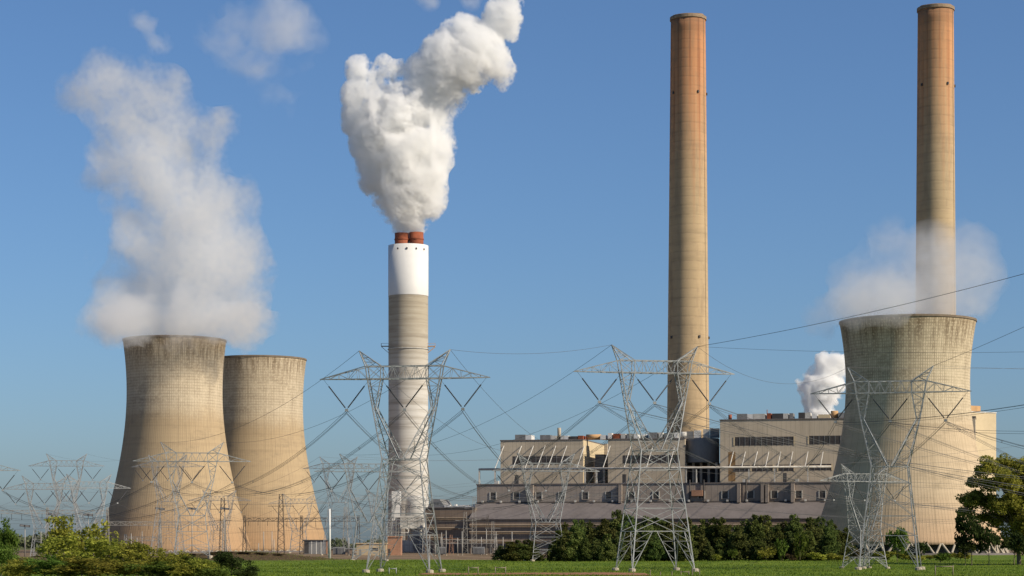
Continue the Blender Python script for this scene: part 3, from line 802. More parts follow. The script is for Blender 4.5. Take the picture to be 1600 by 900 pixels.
    for s in (-1, 1):
        mb = MB(); tip = Vector((s*15.8, 0, Bz + .05))
        for sy in (-1, 1):
            bo, to = Vector((s*6.7, sy*1.1, Bz)), Vector((s*7.05, sy*1.1, T))
            mb.bar(bo, tip, LEG * .85); mb.bar(to, tip, LEG * .8); lace(mb, (bo, bo.lerp(tip, .8)), (to, to.lerp(tip, .8)), 4, BR, 0)
        lace(mb, (Vector((s*6.7, -1.1, Bz)), tip), (Vector((s*6.7, 1.1, Bz)), tip), 5, BR * .8)
        mb.build('crossarm', st, root)
        mb = MB(); tip = Vector((s*8.45, 0, W + 19.9))
        for sy in (-1, 1):
            to, ti = Vector((s*7.05, sy*1.1, T)), Vector((s*4.2, sy*1.1, T))
            mb.bar(to, tip, LEG * .8); mb.bar(ti, tip, LEG * .8); lace(mb, (to, to.lerp(tip, .85)), (ti, ti.lerp(tip, .85)), 3, BR)
        mb.build('earthwire_peak', st, root)
    for c in (-10.8, 0, 10.8):
        ap = Vector((c, 0, Bz - 5.5))
        for s in (-1, 1):
            tp = Vector((c + s * 4.3, 0, Bz))
            mb = MB(); q0 = tp.lerp(ap, .22); q1 = tp.lerp(ap, .94)
            mb.bar(tp, q0, .03); mb.bar(q1, ap, .03)
            nd = 16
            for i in range(nd):
                e0 = q0.lerp(q1, i / nd); e1 = q0.lerp(q1, (i + .55) / nd); e2 = q0.lerp(q1, (i + 1) / nd)
                mb.bar(e0, e1, .085, .15, 8, smooth=True); mb.bar(e1, e2, .15, .085, 8, smooth=True)
            mb.build('insulator_string', M['insul'], root)
        mb = MB(); mb.box(c - .3, c + .3, -.06, .06, Bz - 5.85, Bz - 5.4); mb.build('yoke_plate', M['steel'], root)
    return root

PY = {}
def attach(key, which):
    """world position of conductor -1/0/1 or of an earth-wire peak 'l'/'r'"""
    o, W = PY[key]
    loc = {-1: (-10.8, 0, W + 8.85), 0: (0, 0, W + 8.85), 1: (10.8, 0, W + 8.85), 'l': (-8.45, 0, W + 19.9), 'r': (8.45, 0, W + 19.9)}[which]
    return Matrix.LocRotScale(o.location, o.rotation_euler, o.scale) @ Vector(loc)
PROTO = {}
GP = 'lattice transmission pylons'
def pylon(key, px, d, W, rot, label, scale=1.0):
    if W not in PROTO: PROTO[W] = pylon_root(W, label, GP); o = PROTO[W]
    else: o = copy_tree(PROTO[W]); o['label'] = label
    x = X(px, d); hw = 6 * scale
    o.location = (x, d, ground_z(x, d)); o.rotation_euler = (0, 0, R(rot)); o.scale = (scale,) * 3
    PY[key] = (o, W)
T1, T2, T3 = 22.8, 20.5, 11.3
pylon('A', 632, 382, T2, -9, 'large pylon on the lawn before the banded chimney')
pylon('B', 1023, 398, T1, 12, 'largest pylon, on the lawn with four legs on concrete footings, before the dark grove')
pylon('C', 1391, 418, T2, -14, 'large pylon in front of the pale right cooling tower')
pylon('D', 853, 606, T3, 10, 'squat pylon at the left end of the dark grove, before the left boiler house')
pylon('E', 1351, 440, T3, 24, 'smaller pylon standing at the left feet of the pylon before the right tower', .70)
pylon('F', 300, 569, T3, 8, 'nearest pylon before the steaming left cooling tower, behind the shrubs')
pylon('FB', 262, 890, T1, -6, 'far pylon half hidden behind the nearest pylon of the left cooling tower')
pylon('G', 104, 880, T1, 4, 'tallest pylon against the sky left of the cooling towers')
pylon('GB', 69.5, 740, T3, 6, 'squat pylon nearest the left edge bush, below the tallest left pylon', .93)
pylon('GC', 139, 790, T3, 22, 'squat pylon overlapping the shaded edge of the steaming cooling tower')
pylon('H', 576, 612, T3, 6, 'squat pylon just left of the large pylon before the banded chimney')
pylon('HB', 529, 910, T1, -8, 'far tall pylon in the gap between half hidden cooling tower and banded chimney')
pylon('J', 467, 1100, T3, 4, 'small far pylon before the foot of the half hidden cooling tower')
pylon('K', 343, 1030, T3, -5, 'small far pylon before the seam between the two left cooling towers')
pylon('L', -56, 600, T3, 5, 'pylon cut by the left edge of the picture')
pylon('N', 598, 1010, T3, 14, 'small far pylon in the gap just left of the banded chimney foot')

# ---------------------------------------------------------------- conductors
def cable(mb, a, b, sag, r, n=26, off=(0, 0)):
    a = Vector(a); b = Vector(b); side = Vector((b.y - a.y, a.x - b.x, 0)).normalized()
    pts = []
    for i in range(n + 1):
        t = i / n; p = a.lerp(b, t); p.z -= 4 * sag * t * (1 - t); p += side * off[0]; p.z += off[1]; pts.append(p)
    for i in range(n): mb.bar(pts[i], pts[i+1], r, n=4, smooth=True)
    return pts
def conductor(a, b, sag, label, r=.034, bundle=True, group='overhead conductors'):
    a = Vector(a); b = Vector(b); mb = MB()
    if 800 + F * b.x / b.y > 1650: b = a + (b - a) * 2.0; sag *= 2.0      # the span runs on to pylons well outside the picture
    if 800 + F * a.x / a.y < -50 and group == 'thin level substation lines': a = b + (a - b) * 1.8; sag *= 1.8
    if bundle:
        p = cable(mb, a, b, sag, r, off=(-.23, 0)); q = cable(mb, a, b, sag, r, off=(.23, 0)); s = cable(mb, a, b, sag, r, off=(0, -.42))
        for i in range(4, len(p) - 2, 6): mb.bar(p[i], q[i], .03); mb.bar(q[i], s[i], .03); mb.bar(s[i], p[i], .03)
    else: cable(mb, a, b, sag, r)
    o = mb.build('conductor_bundle' if bundle else 'earth_wire', M['wire']); tag(o, label, 'power line', group)
names = {'A': 'pylon before the banded chimney', 'B': 'largest pylon', 'C': 'pylon before the right tower', 'D': 'squat grove pylon',
         'E': 'small right pylon', 'F': 'pylon before the steaming tower', 'H': 'squat pylon left of the chimney', 'G': 'tallest left pylon', 'HB': 'far pylon in the gap',
         'FB': 'half hidden left pylon', 'GB': 'squat far left pylon', 'GC': 'pylon at the shaded tower edge', 'J': 'small pylon before the plain tower', 'K': 'small pylon at the tower seam', 'L': 'cut-off left pylon', 'N': 'small pylon by the chimney foot'}
nm3 = {-1: 'left', 0: 'middle', 1: 'right'}
def span(k1, k2, sag, earth=True, bundle=True, r=.034):
    for w in (-1, 0, 1):
        conductor(attach(k1, w), attach(k2, w), sag, f'{nm3[w]} cable from {names[k1]} to {names[k2]}', r, bundle)
    if earth:
        for w in ('l', 'r'):
            conductor(attach(k1, w), attach(k2, w), sag * .6, f'{"left" if w == "l" else "right"} earth wire from {names[k1]} to {names[k2]}', .032, False, 'earth wires')
span('A', 'F', 8.0); span('A', 'D', 7.0)
span('B', 'H', 11.0); span('B', 'E', 2.6, earth=False)
span('F', 'L', 9.0, earth=False); span('H', 'J', 9.0, earth=False); span('HB', 'K', 9.0, bundle=False)
span('G', 'FB', 5.0, bundle=False); span('G', 'L', 8.0, earth=False, bundle=False); span('GC', 'K', 6.0, earth=False, bundle=False); span('GB', 'GC', 1.2, earth=False, bundle=False)
span('FB', 'HB', 10.0, bundle=False, earth=False); span('N', 'D', 7.0, earth=False, bundle=False)
# spans that leave the picture at the right
for i, w in enumerate((-1, 0, 1)):
    conductor(attach('C', w), P(1840, 520 + 75 * i, 300), 3.0, f'{nm3[w]} cable bundle from the large right pylon leaving at the right edge')
    conductor(attach('E', w), P(1900, 705 + 22 * i, 760), 6.0, f'{nm3[w]} cable bundle from the smaller right pylon leaving at the right edge')
    conductor(attach('C', w), Vector((*uv(uat(1190 + 40 * i, 9), 9), zat(720, 1200, 9))), 12.0, f'{nm3[w]} cable bundle from the large right pylon back to the pipe gantry')
    conductor(attach('D', w), Vector((*uv(uat(960 + 40 * i, 9), 9), zat(733, 960, 9))), 6.0, f'{nm3[w]} cable from the squat grove pylon back to the pipe gantry', .05, False)
    conductor(attach('B', w), P(2000, 640 + 30 * i, 480), 9.0, f'{nm3[w]} cable bundle from the largest pylon past the right tower')
conductor(attach('B', 'r'), P(1760, 335, 300), 2.2, 'lone earth wire rising from the largest pylon across the wide cooling tower mouth', .045, False, 'earth wires')
conductor(attach('C', 'r'), P(1800, 392, 300), 1.0, 'lone earth wire rising from the right pylon out of the right edge', .035, False, 'earth wires')
conductor(attach('B', 'l'), attach('A', 'r'), 1.2, 'level earth wire strung between the two large middle pylons', .035, False, 'earth wires')
conductor(attach('C', 'l'), attach('B', 'r'), 5.0, 'sagging earth wire between the largest pylon and the right pylon', .03, False, 'earth wires')
for k, w, px, py, d, sg in (('B', 'r', 1900, 492, 350, 2.5), ('C', 'l', 1900, 548, 540, 1.5), ('C', 'r', 1900, 566, 520, 1.0)):
    conductor(attach(k, w), P(px, py, d), sg, 'thin line across the sky leaving at the right edge above the big tree', .03, False, 'thin sky lines at the right edge')
for w, py in (('l', 700), ('r', 690), (-1, 742), (0, 748), (1, 754)):
    conductor(attach('D', w), P(1900, py, 660), 7.0, 'thin far line from the squat grove pylon low across the right cooling tower', .045, False, 'far lines low across the right tower')
roof_pt = lambda px, v: Vector((*uv(uat(px, v), v), zat(655, px, v) + .5))
for k, w, px in (('N', 'l', 1132), ('N', 'r', 1150), ('J', -1, 1136), ('J', 1, 1170), ('HB', 'l', 1185), ('HB', 'r', 1215)):
    conductor(attach(k, w), roof_pt(px, V2), 9.0, 'thin far line slung from the pylons in the gap to the tallest boiler house roof', .04, False, 'thin far lines before the boiler houses')
for i, w in enumerate((-1, 0, 1)):
    conductor(attach('C', w), P(1900, 735 + 24 * i, 720), 6.0, f'{nm3[w]} cable from the large right pylon sinking behind the big tree', .034, True)
for w in ('l', 'r'):
    conductor(attach('E', w), P(1900, 610 if w == 'l' else 640, 560), 3.0, 'thin earth wire from the smaller right pylon leaving at the right edge', .03, False, 'earth wires of the smaller right pylon')
for w, px in ((-1, 1080), (0, 1120), (1, 1160)):
    conductor(attach('H', w), Vector((*uv(uat(px - 90, 9), 9), zat(733, px - 90, 9))), 8.0, 'thin far line from the squat pylon left of the chimney to the pipe gantry', .04, False, 'thin lines to the pipe gantry')
for i, (ya, pm, ym, dm, f) in enumerate(((772, 741, 776, 1005, .98), (800, 727, 800, 1000, .98), (812, 741, 776, 1005, .8), (828, 727, 800, 1000, .8))):
    conductor(P(-100, ya, 980), Vector((X(pm, dm), dm, Z(ym, dm) * f)), 3.0, 'thin level line strung across the substation before the left cooling towers', .05, False, 'thin level substation lines')

# ---------------------------------------------------------------- substation
def gantry_frame(label, px0, px1, py, d, m='dark_steel'):
    x0, x1 = X(px0, d), X(px1, d); z = Z(py, d); w = x1 - x0
    g = thing('substation_gantry', label, 'gantry', (x0, d, 0), group='substation gantries')
    n = max(2, int(w / 22) + 1)
    for i in range(n):
        x = w * i / (n - 1); mb = MB()
        for sx in (-1, 1):
            for sy in (-1, 1): mb.bar((x + sx*.9, sy*.9, 0), (x + sx*.35, sy*.5, z + 2), .12)
        for sy in (-1, 1): lace(mb, ((x - .9, sy*.9, 0), (x - .35, sy*.5, z + 2)), ((x + .9, sy*.9, 0), (x + .35, sy*.5, z + 2)), 9, .07)
        mb.build('column', M[m], g)
    mb = MB()
    for zz in (z - .8, z + .8):
        for y in (-.7, .7): mb.bar((0, y, zz), (w, y, zz), .14)
    k = int(w / 2.2)
    for y in (-.7, .7): lace(mb, ((0, y, z - .8), (w, y, z - .8)), ((0, y, z + .8), (w, y, z + .8)), k, .07)
    mb.build('beam', M[m], g)
    rng = random.Random(int(px0))
    for i in range(int(w / 4.5)):
        x = 2 + i * 4.5; mb = MB(); L = rng.uniform(1.8, 3.0)
        for q in range(6): mb.bar((x, -.9, z - .9 - L*q/6), (x, -.9, z - .9 - L*(q + .6)/6), .2, .1, 6)
        mb.build('insulator_string', M['insul'], g)
gantry_frame('dark lattice gantry across the foot of the half hidden cooling tower', 382, 560, 812, 985)
gantry_frame('pale lattice gantry low across the foot of the steaming cooling tower', 150, 350, 818, 965, 'steel_far')
gantry_frame('lattice gantry at the far left before the hazy hill', -20, 168, 800, 930, 'steel_far')
gantry_frame('lattice gantry before the brown block right of the banded chimney', 600, 762, 812, 980)
gantry_frame('low white gantry in front of the annex foot', 690, 775, 846, 930, 'steel_far')
gantry_frame('low pale gantry between the left pylons and the tower foot', 196, 250, 842, 900, 'steel_far')
def mast(px, py, d, w, label, m, group='lattice masts'):
    x = X(px, d); z = Z(py, d); g = thing('lattice_mast', label, 'mast', (x, d, 0), group=group)
    mb = MB(); t = w * .45
    for sx in (-1, 1):
        for sy in (-1, 1): mb.bar((sx*w, sy*w, 0), (sx*t, sy*t, z), .13)
    n = int(z / 1.8)
    for sy in (-1, 1): lace(mb, ((-w, sy*w, 0), (-t, sy*t, z)), ((w, sy*w, 0), (t, sy*t, z)), n, .07)
    for sx in (-1, 1): lace(mb, ((sx*w, -w, 0), (sx*t, -t, z)), ((sx*w, w, 0), (sx*t, t, z)), n, .07, 1)
    mb.build('frame', M[m], g)
    mb = MB(); mb.bar((-3.6*w, 0, z * .8), (3.6*w, 0, z * .8), .14); mb.bar((-2.6*w, 0, z * .6), (2.6*w, 0, z * .6), .12); mb.build('crossarm', M[m], g)
mast(727, 800, 1000, 1.3, 'brown lattice mast before the dark block right of the banded chimney, left of a pair', 'steel_far')
mast(741, 776, 1005, 1.3, 'taller lattice mast at the left corner of the long hall, right of a pair', 'steel_far')
mast(439, 772, 980, 1.7, 'dark lattice mast before the half hidden cooling tower', 'dark_steel')
mast(348, 778, 975, 1.6, 'dark lattice mast at the right flank of the steaming cooling tower', 'dark_steel')
mast(705, 836, 960, 1.0, 'short rusty lattice mast before the dark block', 'redwall')
mast(540, 792, 1000, 1.4, 'lattice mast left of the tan house in the gap', 'steel_far')
mast(664, 800, 960, 1.2, 'lattice mast against the right foot of the banded chimney', 'steel_far')
mast(770, 815, 985, 1.0, 'slim lattice mast before the annex wall', 'steel_far')
def pole(label, px, py, d, r, m, name='steel_pole', group=None, base=None):
    x = X(px, d); z = Z(py, d)
    g = thing(name, label, 'pole', (x, d, ground_z(x, d)), group=group)
    mb = MB(); mb.bar((0, 0, 0), (0, 0, z), r, r * .7, 12, True, True); mb.build('shaft', M[m], g)
    mb = MB(); mb.lathe([(r * 1.8, -.1), (r * 1.8, .25), (r, .3)], 12, smooth=False); mb.build('base_plate', M['conc'], g)
pole('slim white steel pole between the half hidden tower and the tan house', 515, 795, 655, .42, 'white')
rng = random.Random(77)
for i, px in enumerate((680, 690, 697, 715, 722, 752, 760, 775, 786, 800)):
    pole('thin post in the yard before the brown annex', px, 838 + rng.uniform(-12, 14), 880 + rng.uniform(-30, 60), .22, 'steel_far', 'yard_post', 'thin posts in the yard before the annex')
for i, px in enumerate((64, 88, 118, 205, 214, 222, 232, 404, 412, 425, 428, 545, 553)):
    pole('thin post in the yard before the left cooling towers', px, 836 + rng.uniform(-8, 20), 860 + rng.uniform(-30, 60), .2, 'steel_far', 'yard_post', 'thin posts in the yard before the cooling towers')
def floodlight(px, py, d, label):
    x = X(px, d); z = Z(py, d)
    g = thing('floodlight_pole', label, 'floodlight', (x, d, 0), group='floodlight poles')
    mb = MB(); mb.bar((0, 0, 0), (0, 0, z - .4), .22, .14, 8, True, True); mb.build('pole', M['steel_far'], g)
    mb = MB(); mb.box(-1.9, 1.9, -.7, .7, z - .5, z + .35); h = mb.build('lamp_head', M['dgrey'], g); h.rotation_euler = (0, R(6), 0)
    h.location = (-z * math.sin(R(6)) * 1.0, 0, 0)
    for s in (-1, 1):
        mb = MB(); mb.box(s * 1.0 - .7, s * 1.0 + .7, -.76, -.703, z - .4, z + .25); mb.build('lens', M['grey'], h)
floodlight(39, 821, 820, 'floodlight lowest at the far left above the bush')
floodlight(83, 803, 880, 'floodlight left of the shaded cooling tower edge, under the tallest pylon')
floodlight(138, 804, 880, 'floodlight against the sky just left of the shaded tower')
floodlight(250, 794, 900, 'floodlight before the steaming tower, leftmost of three')
floodlight(300, 794, 900, 'floodlight before the steaming tower, middle of three')
floodlight(351, 794, 900, 'floodlight before the steaming tower, rightmost of three')

# small transformers in the yard
for i, (px, d, lab) in enumerate(((688, 925, 'grey transformer before the brown block, by the chimney foot'), (748, 915, 'grey transformer before the annex, left of the round dark bushes'), (530, 905, 'grey transformer left of the tan house'), (120, 905, 'grey transformer at far left beyond the shrubs'))):
    t = thing('transformer', lab, 'transformer', (X(px, d), d, 0), group='yard transformers')
    mb = MB(); mb.box(-2.6, 2.6, -1.5, 1.5, .3, 3.6); mb.build('tank', M['grey'], t)
    mb = MB()
    for k in range(9): mb.box(-2.4 + k*.56, -2.1 + k*.56, -2.2, -1.503, .6, 3.2)
    mb.build('radiator', M['grey'], t)
    for k in (-1, 0, 1):
        mb = MB(); mb.bar((k*1.5, 0, 3.6), (k*1.8, 0, 5.4), .22, .1, 8, True, True); mb.build('bushing', M['insul'], t)

# rail frames and posts on the lawn
def rail_frame(px, py0, w, d, label, m='wood'):
    x = X(px, d); zt = Z(py0, d) - ground_z(x, d)
    g = thing('rail_frame', label, 'rail frame', (x, d, ground_z(x, d)), group='low rail frames on the lawn')
    for s in (0, 1):
        mb = MB(); mb.bar((s*w, 0, -.1), (s*w, 0, zt + .12), .085, n=8, cap=True, smooth=True); mb.build('post', M[m], g)
    mb = MB(); mb.bar((0, 0, zt - .06), (w, 0, zt - .06), .075, n=8, cap=True, smooth=True); mb.build('rail', M[m], g)
rail_frame(732, 886.5, 1.6, 352, 'pale low rail frame on the lawn right of the banded chimney pylon', 'wood')
rail_frame(774, 886.5, 1.7, 352, 'pale low rail frame on the lawn beside the dirt track', 'wood')
rail_frame(608, 888, 1.2, 356, 'low rail frame between the legs of the pylon before the banded chimney', 'steel')
rail_frame(1461.5, 884.5, 2.9, 346, 'dark wider rail frame on the right lawn below the right cooling tower')
rail_frame(1064, 893, 1.3, 347, 'low timber frame at the right legs of the largest pylon', 'wood')
for i, px in enumerate((990, 1016, 1032, 1050, 1082, 1093)):
    x = X(px, 348); h = (.8, 1.0, .7, .75, 1.1, 1.15)[i]
    mb = MB(); mb.bar((0, 0, -.2), (0, 0, h), .08, n=8, cap=True); o = mb.build('fence_post', M['wood'], None, (x, 348, ground_z(x, 348)))
    tag(o, 'short timber post in the row below the largest pylon', 'fence post', 'short posts below the largest pylon')

# ---------------------------------------------------------------- foliage
def quads_mesh(name, pts, size, rng, mat, flat=.35, elong=1.5):
    n = len(pts)
    nrm = rng.normal(size=(n, 3)); nrm[:, 2] = np.abs(nrm[:, 2]) + flat; nrm /= np.linalg.norm(nrm, axis=1)[:, None]
    a = np.cross(nrm, rng.normal(size=(n, 3))); a /= np.linalg.norm(a, axis=1)[:, None] + 1e-9
    b = np.cross(nrm, a)
    s = (size * (.6 + .8 * rng.random(n)))[:, None]
    a = a * s * .5 * elong; b = b * s * .5
    v = np.empty((n, 4, 3)); v[:, 0] = pts - a * .9; v[:, 1] = pts - b * .8 + a*.1; v[:, 2] = pts + a; v[:, 3] = pts + b * .8 + a*.1
    me = bpy.data.meshes.new(name); me.vertices.add(n * 4); me.vertices.foreach_set('co', v.reshape(-1))
    me.loops.add(n * 4); me.loops.foreach_set('vertex_index', np.arange(n * 4)); me.polygons.add(n)
    me.polygons.foreach_set('loop_start', np.arange(n) * 4)
    me.materials.append(mat); me.update(calc_edges=True); me.validate(); return me
def clump_points(clumps, per, rng, squash=.8):
    out = []
    for (c, r) in clumps:
        k = max(6, int(per * r * r))
        d = rng.normal(size=(k, 3)); d /= np.linalg.norm(d, axis=1)[:, None]
        rad = r * (.35 + .65 * rng.random(k) ** .6); q = d * rad[:, None]; q[:, 2] *= squash
        out.append(q + np.array(c))
    return np.concatenate(out)
def crown(lobes, rng, sub=9, subr=.42, keep=1.0):
    """lobes -> clumps sitting on and in each lobe"""
    cl = []
    for (c, r) in lobes:
        for i in range(sub):
            d = rng.normal(size=3); d /= np.linalg.norm(d); 
            if d[2] < -.45: d[2] *= -.5
            q = np.array(c) + d * r * (.55 + .4 * rng.random()) * np.array((1, 1, .85))
            if rng.random() < keep: cl.append((q, r * subr * (.7 + .6 * rng.random())))
    return cl
def trunk_mesh(mb, base, top, r, limbs, rng):
    base = Vector(base); top = Vector(top); prev = base; n = 5
    for i in range(1, n + 1):
        p = base.lerp(top, i / n) + Vector((rng.normal() * r * .5, rng.normal() * r * .5, 0)) * (i < n)
        mb.bar(prev, p, r * (1 - .75 * (i - 1) / n), r * (1 - .75 * i / n), 8, smooth=True); prev = p
    for q in limbs:
        q = Vector(q); st = base.lerp(top, min(.85, max(.25, (q.z - base.z) / max(.1, (top.z - base.z)) * .62)))
        mid = st.lerp(q, .5) + Vector((0, 0, -.06 * (q - st).length))
        mb.bar(st, mid, r * .38, r * .26, 6, smooth=True); mb.bar(mid, q, r * .26, r * .07, 6, smooth=True)
def tree_meshes(name, h, w, kind, mat, seed, leaf, per):
    rng = np.random.default_rng(seed); lobes = []
    if kind == 'pine':
        k = 7
        for i in range(k):
            f = i / (k - 1); rr = w * (.34 - .17 * f) * (1.0 + .25 * rng.normal() * .5)
            for j in range(3 if f < .75 else 1):
                a = rng.random() * 6.28; off = w * .24 * (1 - f * .8)
                lobes.append(((off*math.cos(a), off*math.sin(a), h * (.14 + .74 * f)), max(rr, w * .15)))
    elif kind == 'bush':
        for j in range(7):
            a = rng.random() * 6.28; off = w * .28 * rng.random() ** .5
            lobes.append(((off*math.cos(a), off*math.sin(a), h * (.25 + .4 * rng.random())), min(w * .26, h * .33)))
    elif kind == 'round':
        for j in range(11):
            a = rng.random() * 6.28; off = w * .3 * rng.random() ** .5
            lobes.append(((off*math.cos(a), off*math.sin(a), h * (.38 + .45 * rng.random())), w * .21))
    cl = crown(lobes, rng); pts = clump_points(cl, per, rng); pts = pts[(pts[:, 2] > .05)]
    leaves = quads_mesh('foliage', pts, leaf, rng, mat)
    mb = MB(); trunk_mesh(mb, (0, 0, -.3), (0, 0, h * .8), max(.06, h * .018), [c for c, r in lobes], rng)
    return leaves, mb.mesh('trunk', M['bark'])
def tree(name, cat, label, x, y, meshes, s=1.0, rot=0.0, group=None, z=None, sz=None):
    t = thing(name, label, cat, (x, y, ground_z(x, y) if z is None else z), rot, group)
    t.scale = (s, s, sz or s)
    for n, me in zip(('crown' if name.endswith('tree') else 'foliage', 'trunk' if name.endswith('tree') else 'stem'), meshes):
        o = bpy.data.objects.new(n, me); COL.objects.link(o); o.parent = t
    return t
pines = [tree_meshes('pine', 13, 9.5 + i * .3, 'pine', M[('pine', 'pine_olive', 'pine', 'pine_light', 'pine', 'pine_olive')[i]], 10 + i, .50, 44) for i in range(6)]
rng = random.Random(12)
grove = []
def grove_tree(px, d, top_py, lab, wide=1.0):
    x = X(px, d); h = Z(top_py, d) - ground_z(x, d); i = rng.randrange(6)
    s = h / 12.8
    tree('pine_tree', 'tree', lab, x, d, pines[i], s * wide, rng.random() * 6.28, 'trees of the dark grove before the long hall', sz=s)
def lab_for(px):
    if px < 828: return 'low dark tree at the left end of the grove, left of the squat pylon'
    if px < 965: return 'dark tree in the grove between the squat pylon and the largest pylon'
    if px < 1095: return 'dark tree of the grove seen through the legs of the largest pylon'
    if px < 1200: return 'dark tree in the grove just right of the largest pylon'
    return 'dark tree at the right end of the grove, by the foot of the pale tower'
prof = [(770, 858), (800, 846), (822, 842), (835, 850), (868, 828), (880, 812), (905, 806), (930, 808), (960, 802), (985, 806), (1010, 812), (1035, 812), (1060, 806), (1090, 808), (1110, 815), (1140, 812), (1170, 808), (1200, 806), (1240, 807), (1280, 810), (1320, 812)]
def prof_y(px):
    for (a, ya), (b, yb) in zip(prof, prof[1:]):
        if a <= px <= b: return ya + (yb - ya) * (px - a) / (b - a)
    return 830
for px in (784, 799, 812, 824): grove_tree(px, 600 + rng.uniform(-4, 12), prof_y(px), lab_for(px), 1.5)
px = 872.0
while px < 1322:
    grove_tree(px, 612 + rng.uniform(-8, 14), prof_y(px) + rng.uniform(-6, 14), lab_for(px), .88); px += rng.uniform(10.5, 15)
px = 868.0
while px < 1318:
    grove_tree(px, 586 + rng.uniform(-6, 6), prof_y(px) + rng.uniform(10, 36), lab_for(px), .92); px += rng.uniform(13, 19)
bushes = {k: [tree_meshes('bush', 5, 6, 'bush', M[m], 40 + i + j * 7, sz, per) for i in range(2)] for j, (k, m, sz, per) in enumerate((('spring', 'spring', .42, 34), ('green', 'green', .42, 34), ('dark', 'shade_bush', .45, 34), ('straw', 'straw', .4, 30)))}
def shrub(kind, px, top_py, d, wpx, label, group=None, name='shrub'):
    x = X(px, d); gz = ground_z(x, d); h = max(.6, Z(top_py, d) - gz); w = wpx * d / F
    me = bushes[kind][rng.randrange(2)]
    t = tree(name, 'shrub', label, x, d, me, w / 6.4, rng.random() * 6.28, group, sz=h / 4.6)
    return t
# brighter shrubs at the grove's foot
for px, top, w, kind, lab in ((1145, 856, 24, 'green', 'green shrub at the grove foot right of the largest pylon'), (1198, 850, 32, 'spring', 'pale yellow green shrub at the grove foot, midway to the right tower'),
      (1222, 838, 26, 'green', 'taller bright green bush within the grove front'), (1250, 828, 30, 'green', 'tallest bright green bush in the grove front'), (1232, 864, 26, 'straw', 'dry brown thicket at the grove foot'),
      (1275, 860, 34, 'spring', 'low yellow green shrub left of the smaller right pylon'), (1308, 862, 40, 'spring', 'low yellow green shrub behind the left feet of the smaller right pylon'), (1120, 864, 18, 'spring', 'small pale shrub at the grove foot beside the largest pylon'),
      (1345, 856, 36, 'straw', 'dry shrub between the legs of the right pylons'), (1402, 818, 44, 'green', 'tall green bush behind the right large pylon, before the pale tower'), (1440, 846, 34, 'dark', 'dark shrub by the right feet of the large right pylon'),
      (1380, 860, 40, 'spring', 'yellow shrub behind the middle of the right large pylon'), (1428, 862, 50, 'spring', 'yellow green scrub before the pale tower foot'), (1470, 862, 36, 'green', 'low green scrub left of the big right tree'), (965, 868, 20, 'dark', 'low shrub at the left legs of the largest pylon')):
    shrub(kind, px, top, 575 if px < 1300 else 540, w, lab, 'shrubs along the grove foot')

for i, px in enumerate((1316, 1338, 1362, 1384, 1412, 1452, 1484, 1500)):
    shrub(('green', 'spring', 'dark', 'spring')[i % 4], px, 857 + (i * 7) % 9, 640 + (i * 13) % 30, 44, 'low mixed scrub in the row hiding the basin of the pale right tower', 'scrub row before the right tower basin')
# big oak at the right edge
def big_tree():
    d = 505.0; x = X(1583, d); h = Z(721, d); rg = np.random.default_rng(5); s = d / F
    t = thing('oak_tree', 'big leafy tree at the right edge, taller than anything planted near it', 'tree', (x, d, ground_z(x, d)))
    L = lambda px, py, r, y=0: (((px - 1583) * s, y, Z(py, d)), r * s)
    lobes = [L(1545, 738, 20, -1), L(1575, 733, 20, 2), L(1605, 738, 24, 0), L(1530, 758, 17, 0), L(1560, 760, 24, -4), L(1590, 760, 26, 3), L(1625, 765, 28, -2), L(1513, 785, 15, -1), L(1535, 785, 20, 3), L(1565, 795, 22, -5),
             L(1595, 790, 26, 0), L(1630, 800, 26, 2), L(1514, 803, 14, 2), L(1550, 815, 17, 4), L(1602, 822, 24, -4), L(1640, 830, 24, 0), L(1600, 850, 20, 0), L(1625, 852, 20, -3), L(1660, 780, 26, 0), L(1655, 845, 24, 1), L(1575, 815, 22, 3), L(1580, 838, 22, -2), L(1555, 790, 20, 0), L(1612, 775, 22, 3)]
    lobes = [(c, r * 1.18) for c, r in lobes]
    cl = crown(lobes, rg, 23, .40, .95)
    pts = clump_points(cl, 40, rg, .72)
    o = bpy.data.objects.new('crown', quads_mesh('foliage', pts, .46, rg, M['oak'])); COL.objects.link(o); o.parent = t
    mb = MB(); trunk_mesh(mb, (1.5, 0, -.4), ((1592 - 1583) * s, 0, Z(745, d)), .55, [c for c, r in lobes], rg)
    mb.build('trunk', M['bark'], t)
big_tree()
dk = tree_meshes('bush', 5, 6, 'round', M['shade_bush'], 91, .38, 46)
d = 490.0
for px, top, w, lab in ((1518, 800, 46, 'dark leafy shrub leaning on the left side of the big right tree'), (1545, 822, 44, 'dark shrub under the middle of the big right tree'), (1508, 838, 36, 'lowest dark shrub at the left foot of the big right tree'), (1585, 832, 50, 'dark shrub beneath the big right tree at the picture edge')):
    x = X(px, d); tree('shrub', 'shrub', lab, x, d, dk, w * d / F / 5.2, px * .7, 'dark shrubs under the big right tree', sz=(Z(top, d) - ground_z(x, d)) / 4.9)

